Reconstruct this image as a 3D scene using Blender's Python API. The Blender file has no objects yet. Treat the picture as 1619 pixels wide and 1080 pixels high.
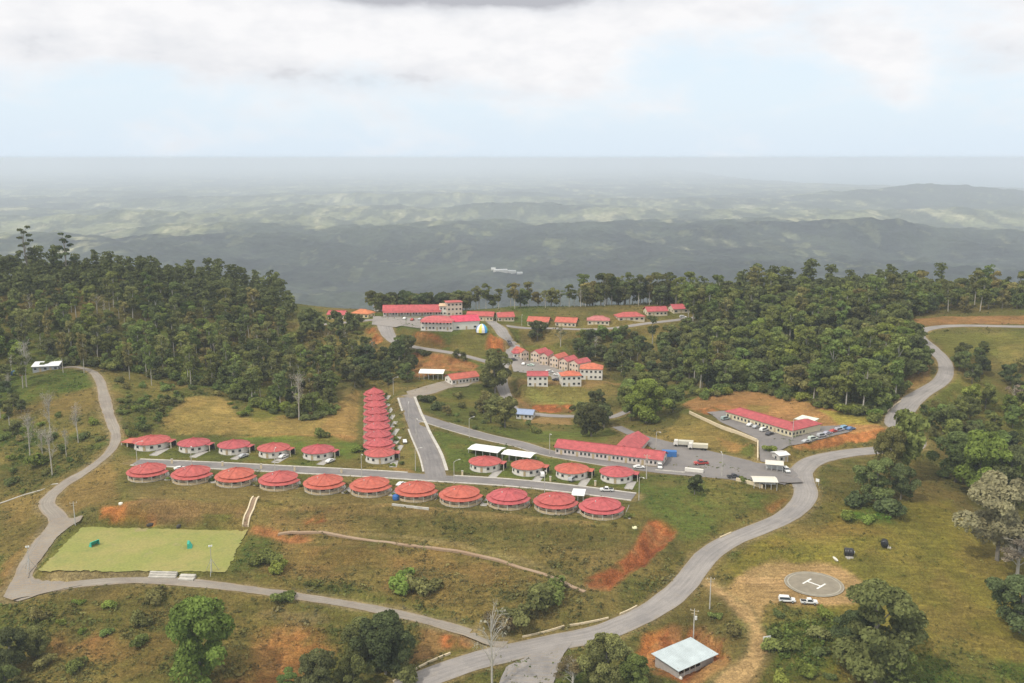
import bpy, math, random, numpy as np
from mathutils import Vector, Matrix
from mathutils.geometry import delaunay_2d_cdt
R = math.radians
random.seed(7); rng = np.random.default_rng(11)
scene = bpy.context.scene
COL = scene.collection

# ------------------------------------------------------------------ camera
PITCH, FOC, CX, CY, CZ = R(10.95), 1500.0, 809.5, 540.0, 134.0
cam_d = bpy.data.cameras.new('camera'); cam = bpy.data.objects.new('camera', cam_d); COL.objects.link(cam)
cam.location = (0, 0, CZ); cam.rotation_euler = (R(90) - PITCH, 0, 0)
cam_d.sensor_width = 36; cam_d.lens = 36 * FOC / 1619; cam_d.clip_start = 1; cam_d.clip_end = 400000
scene.camera = cam

# ------------------------------------------------------------------ light, sky
SUN_EL, SUN_AZ = 52.0, -128.0      # azimuth measured clockwise from +Y (view direction); sun stands behind the camera, to the left
SKY_S, SUN_S, EXPO = 0.11, 2.5, 0.06
sd = bpy.data.lights.new('sun', 'SUN'); sd.energy = SUN_S; sd.angle = R(3); sd.color = (1, .94, .83)
sun = bpy.data.objects.new('sun', sd); COL.objects.link(sun)
sun.rotation_euler = (R(90 - SUN_EL), 0, R(180 - SUN_AZ)); sun.location = (-200, -200, 600)
w = bpy.data.worlds.new('World'); scene.world = w; w.use_nodes = True
nt = w.node_tree; nt.nodes.clear()
def N(nt, t, **k):
    n = nt.nodes.new(t)
    for a, b in k.items():
        if a.startswith('i_'):
            key = a[2:]; key = int(key) if key.isdigit() else key.replace('_', ' ')
            n.inputs[key].default_value = b
        else: setattr(n, a, b)
    return n
def mth(nt, op, a, b=None, c=None, clamp=False):
    n = nt.nodes.new('ShaderNodeMath'); n.operation = op; n.use_clamp = clamp
    for i, v in enumerate((a, b, c)):
        if v is None: continue
        if isinstance(v, (int, float)): n.inputs[i].default_value = v
        else: nt.links.new(v, n.inputs[i])
    return n.outputs[0]
def mixc(nt, f, a, b, mode='MIX'):
    n = nt.nodes.new('ShaderNodeMix'); n.data_type = 'RGBA'; n.blend_type = mode
    for s, v in ((n.inputs[0], f), (n.inputs[6], a), (n.inputs[7], b)):
        if isinstance(v, (int, float)): s.default_value = v
        elif isinstance(v, tuple): s.default_value = v if len(v) == 4 else (*v, 1)
        else: nt.links.new(v, s)
    return n.outputs[2]
def ramp(nt, f, stops, interp='LINEAR'):
    n = nt.nodes.new('ShaderNodeValToRGB'); n.color_ramp.interpolation = interp
    e = n.color_ramp.elements
    while len(e) < len(stops): e.new(0.5)
    for k, (p, c) in enumerate(stops):
        e[k].position = p; e[k].color = (*c, 1) if isinstance(c, tuple) else (c, c, c, 1)
    nt.links.new(f, n.inputs[0]); return n.outputs[0]
sky = N(nt, 'ShaderNodeTexSky', sky_type='NISHITA', sun_disc=False, sun_elevation=R(SUN_EL), sun_rotation=R(SUN_AZ), altitude=400, air_density=1.0, dust_density=2.0, ozone_density=1.0)
tc = N(nt, 'ShaderNodeTexCoord'); sep = N(nt, 'ShaderNodeSeparateXYZ'); nt.links.new(tc.outputs['Generated'], sep.inputs[0])
az = mth(nt, 'ARCTAN2', sep.outputs[0], sep.outputs[1]); el = mth(nt, 'ARCSINE', sep.outputs[2])
comb = N(nt, 'ShaderNodeCombineXYZ'); nt.links.new(az, comb.inputs[0]); nt.links.new(mth(nt, 'MULTIPLY', el, 2.1), comb.inputs[1])
nz = N(nt, 'ShaderNodeTexNoise', i_Scale=7.0, i_Detail=9.0, i_Roughness=.56, i_Distortion=.25); nt.links.new(comb.outputs[0], nz.inputs['Vector'])
nz2 = N(nt, 'ShaderNodeTexNoise', i_Scale=19.0, i_Detail=7.0, i_Roughness=.55); nt.links.new(comb.outputs[0], nz2.inputs['Vector'])
def dirpx(px, py):
    return math.atan((px - CX) / FOC), math.atan((CY - py) / FOC) - PITCH
def blob(px, py, sx, sy, amp):
    a, e = dirpx(px, py)
    q = mth(nt, 'ADD', mth(nt, 'POWER', mth(nt, 'ABSOLUTE', mth(nt, 'DIVIDE', mth(nt, 'SUBTRACT', az, a), sx / FOC)), 2),
            mth(nt, 'POWER', mth(nt, 'ABSOLUTE', mth(nt, 'DIVIDE', mth(nt, 'SUBTRACT', el, e), sy / FOC)), 2))
    return mth(nt, 'MULTIPLY', mth(nt, 'EXPONENT', mth(nt, 'MULTIPLY', q, -1)), amp)
def addall(l):
    s = l[0]
    for x in l[1:]: s = mth(nt, 'ADD', s, x)
    return s
cov = addall([blob(120, 20, 420, 85, .62), blob(560, 40, 330, 80, .62), blob(880, 60, 170, 110, .5), blob(1390, 75, 85, 50, .42), blob(1408, 145, 45, 38, .42), blob(1600, 70, 120, 50, .4),
              blob(1140, 20, 120, 40, .3), blob(1240, 175, 60, 15, .2), blob(760, -260, 1500, 260, .5), mth(nt, 'MULTIPLY', mth(nt, 'SUBTRACT', nz.outputs[0], .5), 1.5), mth(nt, 'MULTIPLY', mth(nt, 'SUBTRACT', nz2.outputs[0], .5), .35)])
# no cloud right at the horizon; scattered cloud over the rest of the sky
hi = mth(nt, 'MULTIPLY', mth(nt, 'SUBTRACT', el, .16, clamp=True), 1.2, clamp=True)
cov = mth(nt, 'ADD', cov, hi)
mask = ramp(nt, cov, [(.03, 0.0), (.60, 1.0)], 'EASE')
und = addall([blob(700, -2, 210, 17, .9), blob(860, -4, 130, 18, .7), blob(600, -10, 60, 20, .3), blob(1560, 95, 110, 28, .25), blob(1570, -5, 60, 14, .6), blob(590, 128, 130, 20, .55), blob(290, 118, 160, 24, .36), blob(800, 150, 90, 14, .25), blob(90, 90, 200, 22, .16), mth(nt, 'MULTIPLY', mth(nt, 'SUBTRACT', nz2.outputs[0], .42), 1.3), mth(nt, 'MULTIPLY', mth(nt, 'SUBTRACT', nz.outputs[0], .5), .7)])
ccol = ramp(nt, und, [(0.0, (.93, .925, .935)), (.5, (.80, .81, .84)), (1.0, (.50, .51, .55))])
skc = N(nt, 'ShaderNodeVectorMath', operation='SCALE'); nt.links.new(sky.outputs[0], skc.inputs[0]); skc.inputs['Scale'].default_value = SKY_S
# thin high veil that whitens the blue
veil = mixc(nt, .88, skc.outputs[0], (.80, .91, 1.0))
low = blob(0, 262, 60000, 70, .85); veil = mixc(nt, low, veil, (.70, .80, .90))
tot = mixc(nt, mask, veil, ccol)
tot = mixc(nt, ramp(nt, el, [(.22, 0.0), (.55, .75)]), tot, (1.28, 1.25, 1.20))   # bright thin overcast higher up
bg = N(nt, 'ShaderNodeBackground'); nt.links.new(tot, bg.inputs[0]); bg.inputs[1].default_value = 1.0
out = N(nt, 'ShaderNodeOutputWorld'); nt.links.new(bg.outputs[0], out.inputs[0])
vs = scene.view_settings; vs.view_transform = 'Standard'; vs.look = 'None'; vs.exposure = EXPO; vs.gamma = 1; vs.use_curve_mapping = False
cy = scene.cycles; cy.use_denoising = True; cy.max_bounces = 8; cy.diffuse_bounces = 3; cy.volume_bounces = 6; cy.transparent_max_bounces = 8; cy.sample_clamp_indirect = 4

# ------------------------------------------------------------------ geometry of the picture -> world
CP, SP = math.cos(PITCH), math.sin(PITCH)
def ray(px, py):
    a = (np.asarray(px, float) - CX) / FOC; b = (CY - np.asarray(py, float)) / FOC
    return a, CP + b * SP, -SP + b * CP
def plane(px, py, z):
    a, b, c = ray(px, py); t = (z - CZ) / c
    return a * t, b * t

# ------------------------------------------------------------------ terrain heights
CTRL = """1285 925 0|1200 940 0|1190 1000 -2|1185 1050 -5|1080 1062 -8|1342 880 2|1398 862 3|1500 850 3|1550 950 -3|1615 1050 -9|1400 1072 -7|1480 800 6|1390 800 7|1310 850 3.5|1340 760 9
1120 980 -3.5|1040 1010 -6|1000 1075 -9|1350 990 -2
660 1078 -9.5|760 1040 -8.5|830 1020 -7.5|900 1004 -6.5|1000 972 -4|1070 925 -1|1125 883 1|1180 852 2.8|1230 826 4.5|1275 790 7|1266 748 10|1290 727 10.8|1340 716 11.3|1400 711 12|1445 702 13.5|1415 665 16.5|1460 625 20|1495 590 24|1475 550 28|1450 523 31|1520 515 33|1619 516 34
1550 600 18|1600 640 12|1540 690 8|1600 760 0|1550 800 2|1560 555 26|1619 560 27|1500 640 15
30 940 -4|100 925 -1|200 918 0|300 922 0|400 930 -1|560 955 -3|700 985 -5.2|790 1006 -7|20 1060 -10|200 1060 -8|380 1060 -9|560 1065 -11|200 980 -4|420 1000 -6|620 1030 -9.5
45 885 0|75 845 2|95 822 2.5|75 795 3.5|100 765 6|170 720 10|184 685 13|168 645 17|161 605 21|140 583 23|80 582 24|20 600 20|0 680 9|60 700 8|20 800 -1|0 880 -4|110 650 14|40 760 2
250 600 18|320 620 16|230 640 14|350 655 13|270 665 12|450 665 11|540 655 11|300 685 10|520 690 10|430 690 10
215 700 9|215 780 9|600 740 9|1000 785 9|950 820 8.8|700 800 9|400 785 9|560 790 9|640 625 12|655 670 10.8|600 690 10|590 620 12|540 700 10|540 630 12
100 880 2|370 840 2|250 870 2|330 905 1.8|240 795 8.5|240 826 2.6|420 870 2.2|500 835 4.5|470 905 -.3|640 850 2.8|640 940 -2.6|760 872 1.6|780 960 -4|870 900 .3|900 960 -3|930 925 -1.2|960 900 1.5|1010 850 6.5|1060 850 4|1040 800 9|1100 830 4.8|1150 800 7|1200 780 8.8|900 850 5
760 690 9.5|870 713 9.8|950 730 10|1040 740 10.3|1130 747 10.6|1230 752 10.8|830 690 8|880 695 8|700 640 9|960 690 9.5|1100 715 11|1200 725 11.2|760 660 7|730 630 9.5
1240 680 14|1150 665 14|1090 640 14|1200 620 15|1330 680 14|1400 690 13.5|1300 640 15.5|1150 695 12|1060 680 11
812 650 4|880 655 4|880 640 6.5|880 625 9|935 675 5|1000 650 7|1030 600 8|1000 690 9.5|800 620 8|960 630 8
830 590 12.5|950 600 12.5|900 595 12.5|812 560 15|830 550 14.5|960 570 14|795 580 12|900 560 15|1000 560 14|1050 560 17
740 606 12|680 600 13|700 560 18|760 570 14.5|650 575 14|600 590 12|560 600 11|500 600 11|650 545 20.5|620 542 21|612 525 25|600 506 27.5
530 503 27|570 503 27.5|650 503 28|720 520 27|760 520 27|700 538 21.5|780 535 21.5|800 508 27.5|850 515 27|900 516 27.5|945 516 28|1000 509 30|1040 500 31|1085 497 32|930 540 20|1060 520 26|870 535 21|540 540 20|500 530 22"""
CT = []
for ln in CTRL.replace('\n', '|').split('|'):
    a, b, c = map(float, ln.split()); x, y = plane(a, b, c); CT.append((x, y, c))
WCT = """-250 600 44|-330 640 54|-400 620 60|-180 620 30|-120 580 15|-70 600 14|-320 540 36|-230 530 24|-420 520 44|-160 520 14|-450 420 20|-420 330 0|-60 660 27|-120 680 27|-220 700 40|-330 720 50
150 560 20|150 620 29|230 560 27|230 640 34|180 500 17|260 500 20|300 620 34|380 640 38|450 640 40|300 520 27|520 560 34|480 440 8|460 360 -10|400 260 -15|100 680 31|0 680 29|420 700 42|300 700 38|200 700 34|0 170 -22|-250 170 -25|250 170 -22|-450 200 -25|500 200 -28|-250 240 -12|520 330 -20
0 740 6|-150 760 8|150 760 8|-330 800 16|330 800 14|-500 760 30|520 800 20|0 830 -30|0 950 -60|-300 950 -35|300 950 -35|560 950 -30|-500 950 -20"""
for ln in WCT.replace('\n', '|').split('|'):
    CT.append(tuple(map(float, ln.split())))
CT = np.array(CT)
def rbf_fit(P):
    n = len(P); A = np.sqrt(((P[:, None, :2] - P[None, :, :2]) ** 2).sum(2)) - np.eye(n) * 1.2
    Q = np.c_[np.ones(n), P[:, :2]]
    M = np.block([[A, Q], [Q.T, np.zeros((3, 3))]])
    return np.linalg.solve(M, np.r_[P[:, 2], 0, 0, 0])
RW = rbf_fit(CT)
def rbf(x, y):
    sh = x.shape; x = x.ravel(); y = y.ravel(); o = np.empty(len(x))
    for i in range(0, len(x), 40000):
        a, b = x[i:i+40000], y[i:i+40000]
        d = np.sqrt((a[:, None] - CT[None, :, 0]) ** 2 + (b[:, None] - CT[None, :, 1]) ** 2)
        o[i:i+40000] = d @ RW[:-3] + RW[-3] + RW[-2] * a + RW[-1] * b
    return o.reshape(sh)
_perm = np.random.default_rng(5).random((256, 256))
def vnoise(x, y):
    xi = np.floor(x).astype(int); yi = np.floor(y).astype(int); fx = x - xi; fy = y - yi
    fx = fx * fx * (3 - 2 * fx); fy = fy * fy * (3 - 2 * fy)
    g = lambda a, b: _perm[a & 255, b & 255]
    return (g(xi, yi) * (1 - fx) + g(xi + 1, yi) * fx) * (1 - fy) + (g(xi, yi + 1) * (1 - fx) + g(xi + 1, yi + 1) * fx) * fy
def fbm(x, y, sc, octv=4, gain=.5):
    s = 0; a = 1; t = 0; x = x / sc; y = y / sc
    for k in range(octv):
        s = s + a * vnoise(x + 17.3 * k, y - 9.1 * k); t += a; a *= gain; x = x * 2.03; y = y * 2.03
    return s / t
def sst(a, b, x):
    t = np.clip((x - a) / (b - a), 0, 1); return t * t * (3 - 2 * t)
def farz(x, y):
    r = np.sqrt(x * x + y * y)
    z = np.interp(r, [600, 760, 950, 1400, 2200, 3000, 4500, 7000, 12000, 400000], [24, 0, -60, -190, -300, -352, -378, -388, -392, -393])
    amp = np.interp(r, [700, 1500, 3000, 6000, 12000, 20000, 60000], [10, 30, 75, 120, 100, 60, 30])
    z = z + (fbm(x, y, 1000, 6, .58) - .42) * 1.55 * amp + (.5 - np.abs(fbm(x + 400, y, 520, 4, .6) - .5) * 3) * amp * .30
    # wooded ridges across the valley
    for (rx, ry, sx, sy, hh) in ((-1700, 6300, 700, 300, 60), (-300, 6600, 800, 260, 50), (1500, 6900, 1100, 300, 60), (-3200, 7600, 1500, 400, 70), (800, 8800, 1800, 420, 60), (3600, 8200, 1200, 420, 80), (-1200, 11500, 2600, 500, 70), (-900, 5600, 1300, 420, 55), (650, 6100, 900, 420, 95), (2300, 5800, 1500, 480, 90), (-2600, 4900, 1200, 450, 80), (250, 4500, 1500, 350, 25), (5200, 11500, 1500, 900, 190)):
        z = z + hh * np.exp(-((x - rx) / sx) ** 2 - ((y - ry) / sy) ** 2) * (.7 + .6 * fbm(x, y, 500, 3))
    z = z + (fbm(x, y, 60, 3, .6) - .5) * np.interp(r, [700, 1500, 9000, 16000], [4, 22, 26, 0])
    # coast
    a = np.degrees(np.arctan2(x, y))
    rc = np.interp(a, [-80, 4, 9, 12, 14.5, 19, 28, 80], [300000, 110000, 52000, 31000, 23500, 20300, 19300, 17000]) * (1 + .05 * (fbm(a * 1000, a * 0, 900, 3) - .5))
    return np.where(r > rc, -430, np.maximum(z, -397))
GX0, GX1, GY0, GY1, GS = -500, 560, 170, 960, 1.25
gx = np.arange(GX0, GX1 + .1, GS); gy = np.arange(GY0, GY1 + .1, GS)
X, Y = np.meshgrid(gx, gy)
Zr = rbf(X, Y)
Zr += (fbm(X, Y, 22, 3) - .5) * 1.5
wf = sst(720, 900, np.sqrt(X * X + Y * Y))
Z = Zr * (1 - wf) + farz(X, Y) * wf

def H(x, y):
    x = np.asarray(x, float); y = np.asarray(y, float)
    u = np.clip((x - GX0) / GS, 0, len(gx) - 1.001); v = np.clip((y - GY0) / GS, 0, len(gy) - 1.001)
    i = u.astype(int); j = v.astype(int); a = u - i; b = v - j
    return (Z[j, i] * (1 - a) + Z[j, i + 1] * a) * (1 - b) + (Z[j + 1, i] * (1 - a) + Z[j + 1, i + 1] * a) * b
def hit(px, py):
    """where the sight line through a photograph pixel meets the ground"""
    px = np.atleast_1d(np.asarray(px, float)); py = np.atleast_1d(np.asarray(py, float))
    a, b, c = ray(px, py); res = np.zeros((len(px), 3))
    t0 = (75 - CZ) / c; t1 = (-60 - CZ) / c
    ts = np.linspace(0, 1, 900)[None, :]; T = t0[:, None] + (t1 - t0)[:, None] * ts
    xx = a[:, None] * T; yy = b[:, None] * T; zz = CZ + c[:, None] * T
    below = zz < H(xx, yy); k = np.argmax(below, 1); k = np.clip(k, 1, None); r = np.arange(len(px))
    d0 = zz[r, k-1] - H(xx[r, k-1], yy[r, k-1]); d1 = zz[r, k] - H(xx[r, k], yy[r, k]); f = d0 / (d0 - d1 + 1e-9)
    t = T[r, k-1] + (T[r, k] - T[r, k-1]) * np.clip(f, 0, 1)
    x, y = a * t, b * t
    return np.c_[x, y, H(x, y)]
def at(px, py): return Vector(hit(px, py)[0])
def pp(s): return [tuple(map(float, q.split())) for q in s.split('|')]
def wpoly(s):
    p = np.array(pp(s)); return hit(p[:, 0], p[:, 1])[:, :2]
def poly_sd(P, x, y):
    """signed distance to polygon P (negative inside)"""
    d = np.full(x.shape, 1e9); ins = np.zeros(x.shape, bool); n = len(P)
    for i in range(n):
        ax, ay = P[i]; bx, by = P[(i + 1) % n]; ex, ey = bx - ax, by - ay
        t = np.clip(((x - ax) * ex + (y - ay) * ey) / (ex * ex + ey * ey + 1e-9), 0, 1)
        d = np.minimum(d, (x - ax - t * ex) ** 2 + (y - ay - t * ey) ** 2)
        c = (ay > y) != (by > y)
        ins ^= c & (x < (bx - ax) * (y - ay) / (by - ay + 1e-12) + ax)
    d = np.sqrt(d); return np.where(ins, -d, d)
def window(P, m):
    i0 = max(int((P[:, 0].min() - m - GX0) / GS), 0); i1 = int((P[:, 0].max() + m - GX0) / GS) + 2
    j0 = max(int((P[:, 1].min() - m - GY0) / GS), 0); j1 = int((P[:, 1].max() + m - GY0) / GS) + 2
    return (slice(j0, j1), slice(i0, i1))
def flatten(s, z, blend=5):
    p = np.array(pp(s)); x, y = plane(p[:, 0], p[:, 1], z); P = np.c_[x, y]
    w = window(P, blend + 2); d = poly_sd(P, X[w], Y[w]); k = 1 - sst(0, blend, d)
    Z[w] = Z[w] * (1 - k) + z * k
    return P
# levelled ground: football field, housing terrace, parking terrace, town, row-house terrace, helipad
FIELD = flatten("58 906|128 832|392 838|362 908", 1.3, 3)
TERR = flatten("208 794|208 688|330 690|560 700|566 640|572 612|606 612|628 640|700 742|760 722|860 728|1008 748|1012 800|985 826|930 828|850 818|700 806|560 794|400 788", 9.0, 5)
flatten("1130 655|1150 640|1290 662|1350 680|1340 692|1240 706|1200 700", 14.0, 6)
flatten("1200 905|1240 890|1320 900|1365 930|1340 952|1240 950|1200 940", 0.0, 6)
flatten("1030 1058|1090 1020|1135 1040|1070 1078", -8.0, 3)
flatten("590 512|590 498|790 498|800 524|660 524", 28.0, 8)
flatten("820 570|850 560|960 592|955 606|830 612|812 590", 12.5, 6)
def spline(P, step):
    P = np.asarray(P, float); n = len(P); o = []
    for i in range(n - 1):
        p0, p1, p2, p3 = P[max(i-1, 0)], P[i], P[i+1], P[min(i+2, n-1)]
        m = max(2, int(np.linalg.norm((p2 - p1)[:2]) / step))
        for k in range(m):
            t = k / m; o.append(.5 * ((2*p1) + (-p0+p2)*t + (2*p0-5*p1+4*p2-p3)*t*t + (-p0+3*p1-3*p2+p3)*t**3))
    o.append(P[-1]); return np.array(o)
class Road: pass
def road_line(s, wid, carve=True, shoulder=1.5, blend=7):
    p = np.array(pp(s)); h = hit(p[:, 0], p[:, 1]); c = spline(h[:, :2], 1.5)
    ww = np.interp(np.linspace(0, 1, len(c)), np.linspace(0, 1, len(wid)), wid) if isinstance(wid, (list, tuple)) else np.full(len(c), float(wid))
    z = H(c[:, 0], c[:, 1]); k = np.ones(13) / 13; z = np.convolve(np.pad(z, 6, 'edge'), k, 'valid'); z = np.convolve(np.pad(z, 6, 'edge'), k, 'valid')
    if carve:
        m = ww.max() / 2 + shoulder + blend; D = np.full(X.shape, 1e9); BZ = np.zeros(X.shape); BW = np.ones(X.shape)
        for j in range(len(c) - 1):
            w = window(c[j:j+2], m); x, y = X[w], Y[w]; e = c[j+1] - c[j]
            t = np.clip(((x - c[j, 0]) * e[0] + (y - c[j, 1]) * e[1]) / (e @ e + 1e-9), 0, 1)
            d = np.hypot(x - c[j, 0] - t * e[0], y - c[j, 1] - t * e[1]); u = d < D[w]
            D[w] = np.where(u, d, D[w]); BZ[w] = np.where(u, z[j] + (z[j+1] - z[j]) * t, BZ[w]); BW[w] = np.where(u, ww[j], BW[w])
        kk = 1 - sst(0, blend, D - BW / 2 - shoulder)
        Z[:] = Z * (1 - kk) + BZ * kk
    r = Road(); r.c = c; r.z = z; r.w = ww
    t = np.gradient(c, axis=0); t /= np.linalg.norm(t, axis=1)[:, None] + 1e-9; r.n = np.c_[-t[:, 1], t[:, 0]]
    return r
ROADS = {}
def add_road(key, s, wid, **k):
    ROADS[key] = road_line(s, wid, **k)
add_road('pad_track', "1105 912|1140 936|1172 962|1192 990|1199 1020|1185 1050|1150 1085", [4, 4, 4.5, 4.5, 5, 8], blend=3)
add_road('lower', "20 948|60 934|130 921|210 916|300 921|420 936|540 953|640 974|730 996|800 1018", [9, 6.5, 5.2, 4.6, 4.6, 4.6, 4.8], blend=4)
add_road('hill', "30 932|48 885|78 842|92 820|74 797|98 768|140 742|172 716|183 688|172 655|164 625|158 602|146 588|120 580|92 582", [6, 6, 6.5, 5.5, 4.2, 4.2, 5, 5.5, 5, 4, 3.2], blend=5)
add_road('street', "214 731|330 736|450 742|600 750|690 756|800 763|900 773|1002 786", 7.2, blend=2)
add_road('avenue', "690 756|680 720|664 686|652 656|642 628", [8.5, 8.5, 8, 7.5], blend=3)
add_road('link', "655 656|700 671|760 689|820 703|870 717|960 733|1040 743|1130 750|1200 755|1262 756", [8, 8, 7.5, 7, 7, 9, 11], blend=4)
add_road('rear', "975 676|1010 690|1060 704|1120 718|1190 735|1255 748", [5, 6, 8, 9, 10], blend=4)
add_road('park_in', "1215 742|1213 720|1210 700|1150 664", [8, 8.5, 9, 8], blend=3)
add_road('town', "500 514|560 509|600 506|610 518|618 536|640 546|690 554|750 567|800 580", [6, 7, 10, 9, 7, 6, 6], blend=4)
add_road('town_hill', "775 508|795 522|808 540|812 553|806 566|793 580|792 600|800 626|815 650|860 657|920 659|965 660|1000 645", [6, 8, 8, 9, 7, 6, 6, 4.5, 4], blend=4)
add_road('gravel', "642 628|680 620|712 608|750 604", [8, 8, 6], blend=4)
add_road('ridge', "800 512|860 519|930 522|985 518|1040 510|1110 501", 6.5, blend=4)
FIELD = flatten("60 902|128 833|390 839|360 903", 1.3, 2.5)
add_road('main', "632 1092|690 1066|750 1046|800 1031|869 1018|944 1003|983 988|1022 970|1056 948|1082 923|1102 897|1122 876|1155 855|1200 836|1238 820|1264 800|1274 782|1270 760|1268 744|1290 728|1340 717|1400 711|1440 707|1441 690|1418 668|1432 645|1466 618|1492 596|1494 575|1476 552|1452 532|1466 520|1520 515|1619 516|1660 516", [9.5, 9.5, 9, 8.5, 8.5, 9, 9.5, 10, 11, 9, 7.5, 8, 8, 8, 8], blend=6)
# ------------------------------------------------------------------ ground colours (soil, grass, cut banks) as real surface colour
GM, GD, GG, DRY, BRN = (.200, .178, .048), (.05, .075, .024), (.085, .13, .032), (.205, .155, .075), (.185, .12, .07)
RED, ORG, YEL, TAN, OLV = (.33, .118, .062), (.39, .215, .125), (.31, .28, .085), (.36, .27, .145), (.125, .115, .05)
n1 = fbm(X, Y, 45, 4); n2 = fbm(X + 500, Y, 14, 4); n3 = fbm(X, Y + 900, 5, 3)
def lerp(a, b, k): return a * (1 - k[..., None]) + np.array(b) * k[..., None]
C = np.zeros(X.shape + (3,)) + np.array(OLV)
C = lerp(C, GG, sst(.42, .62, n1) * .8); C = lerp(C, DRY, sst(.5, .68, n2) * .55)
VEG = np.full(X.shape, .5)             # how much low growth
def paint(s, col, fe=4, amt=1.0, nz=5, veg=None, mot=0.0):
    P = wpoly(s); w = window(P, fe + nz + 2); d = poly_sd(P, X[w], Y[w]) + (n2[w] - .5) * 2.4 * nz + (n3[w] - .5) * nz
    k = (1 - sst(-fe / 2, fe / 2, d)) * amt
    if mot: k = k * (1 - mot * sst(.45, .62, n3[w] * .5 + n2[w] * .5))
    C[w] = lerp(C[w], col, k)
    if veg is not None: VEG[w] = VEG[w] * (1 - k) + veg * k
# meadow on the right
paint("1135 900|1230 850|1300 830|1330 760|1400 790|1500 790|1640 900|1640 1100|1200 1100|1215 960|1190 940", GM, 6, 1, 6, .35)
paint("1330 850|1450 850|1480 900|1560 980|1500 1040|1420 960|1350 900", (.17, .15, .045), 10, .8, 8, .3, .4)
paint("1380 1030|1500 1020|1640 1040|1640 1100|1380 1100", (.085, .125, .03), 8, .9, 8, .6)
paint("1210 960|1320 965|1330 1080|1205 1080", GG, 6, .7, 6, 1.2)
paint("1300 820|1360 815|1400 845|1240 862", (.24, .15, .065), 8, .5, 6, .2)
paint("1310 745|1400 720|1450 720|1500 790|1420 800|1350 800|1310 790", (.14, .12, .05), 6, .8, 5, .6)
paint("1330 808|1400 800|1412 826|1340 828", (.08, .17, .03), 4, .9, 4, 1)
paint("1185 895|1235 884|1330 893|1380 926|1350 956|1290 960|1235 955|1208 962|1192 996|1160 965|1138 935", (.47, .315, .215), 2.5, .97, 2.5, 0)
paint("1128 922|1165 940|1190 912|1215 900|1240 950|1212 958|1204 985|1200 1010|1185 1010|1182 985|1150 955", (.45, .31, .215), 2, .95, 1, 0)
paint("1160 1040|1200 1030|1215 1050|1190 1095|1120 1095", (.42, .27, .16), 3, .95, 3, 0)
paint("1015 1045|1020 1008|1060 990|1110 988|1150 1010|1160 1045|1125 1068|1090 1085|1040 1062", RED, 3, .95, 3, .1)
paint("1010 1040|1025 1000|1050 992|1040 1045", (.42, .17, .07), 2, .8, 2, .1)
paint("1110 1035|1160 1040|1130 1075|1090 1085", (.34, .21, .12), 3, .8, 3, .1)
# slope between the road and the housing terrace
paint("380 800|980 830|1010 850|960 930|1000 965|900 1000|790 1000|620 955|420 925|360 905|400 840", (.18, .145, .068), 6, 1, 5, .8)
paint("400 870|540 850|640 862|700 930|560 940|430 915", (.215, .145, .07), 10, .85, 10, .5, .4)
paint("520 800|1010 830|990 880|900 860|700 850|540 840", (.13, .115, .05), 8, .8, 8, .8, .3)
paint("400 790|560 805|560 850|500 850|420 845", BRN, 6, .9, 6, .2, .3)
paint("205 790|400 795|385 828|240 826|215 815", (.21, .135, .085), 4, .95, 3, .2)
paint("310 790|375 792|370 822|325 822", (.10, .13, .035), 3, .9, 3, .4)
paint("160 800|205 793|232 812|242 828|190 825|160 815", (.44, .17, .075), 2, .9, 2, 0)
paint("190 796|215 800|238 824|215 822", (.5, .24, .13), 2, .7, 2, 0)
paint("385 832|450 838|500 852|470 860|400 846", (.42, .18, .10), 2, .8, 2, 0)
paint("475 822|510 812|520 824|480 834", (.38, .12, .06), 2, .7, 2, 0)
paint("370 845|430 850|440 880|400 905|355 905", (.085, .12, .035), 4, .9, 4, .8)
paint("1025 822|1062 822|1074 832|1058 862|1020 892|985 918|966 936|926 932|922 912|960 898|990 878|1008 850", RED, 1.5, 1, 1.6, 0)
paint("1045 824|1068 830|1050 858|1015 885|1000 880|1030 850", (.40, .13, .07), 2, .7, 2, 0)
paint("925 912|965 918|960 934|930 930", (.20, .09, .055), 2, .7, 1, 0)
paint("975 905|1015 872|1055 835|1068 840|1050 866|1012 896|980 922", (.24, .085, .045), 1.5, .7, 1.5, 0)
paint("1010 790|1020 768|1200 775|1240 782|1225 812|1150 840|1090 860|1060 830|1030 812", (.105, .14, .042), 5, 1, 5, .5)
paint("1060 870|1160 815|1245 785|1252 800|1180 845|1100 880|1010 960|985 955", (.145, .135, .05), 4, .9, 4, 1)
paint("1205 800|1240 785|1250 790|1222 815", (.38, .16, .08), 2, .6, 2, .1)
paint("960 810|1010 800|1030 815|985 835|900 832|920 822", (.20, .17, .065), 4, .8, 4, .6)
paint("50 912|122 828|398 834|364 912", (.19, .19, .06), 2, .8, 3, .3)
# mid-slope path
for a, b in (("500 838|640 846|760 868|860 892|935 930|930 935|850 898|755 875|640 852|500 843", (.28, .225, .14)), ("200 784|400 784|620 796|900 822|960 826|960 829|900 827|620 802|400 789|200 790", (.33, .23, .13))):
    paint(a, b, 1.6, .8, .8, .05)
paint("205 800|300 797|395 800|388 812|240 812", (.17, .10, .07), 2, .7, 2, .1)
paint("200 792|400 796|620 806|940 832|935 842|620 818|400 808|200 806", (.24, .165, .095), 2, .6, 2, .2)
paint("400 806|700 822|900 838|985 846|960 858|860 850|640 834|400 818", (.115, .10, .045), 3, .7, 3, .9, .2)
paint("470 862|640 872|760 890|840 915|800 922|640 905|480 892", (.25, .155, .075), 5, .7, 6, .3, .3)
paint("640 930|760 935|800 960|760 985|680 955", (.22, .165, .07), 5, .7, 6, .4, .3)
paint("400 905|560 925|700 965|690 972|540 942|400 922", (.10, .12, .035), 4, .7, 3, 1.1)
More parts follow.
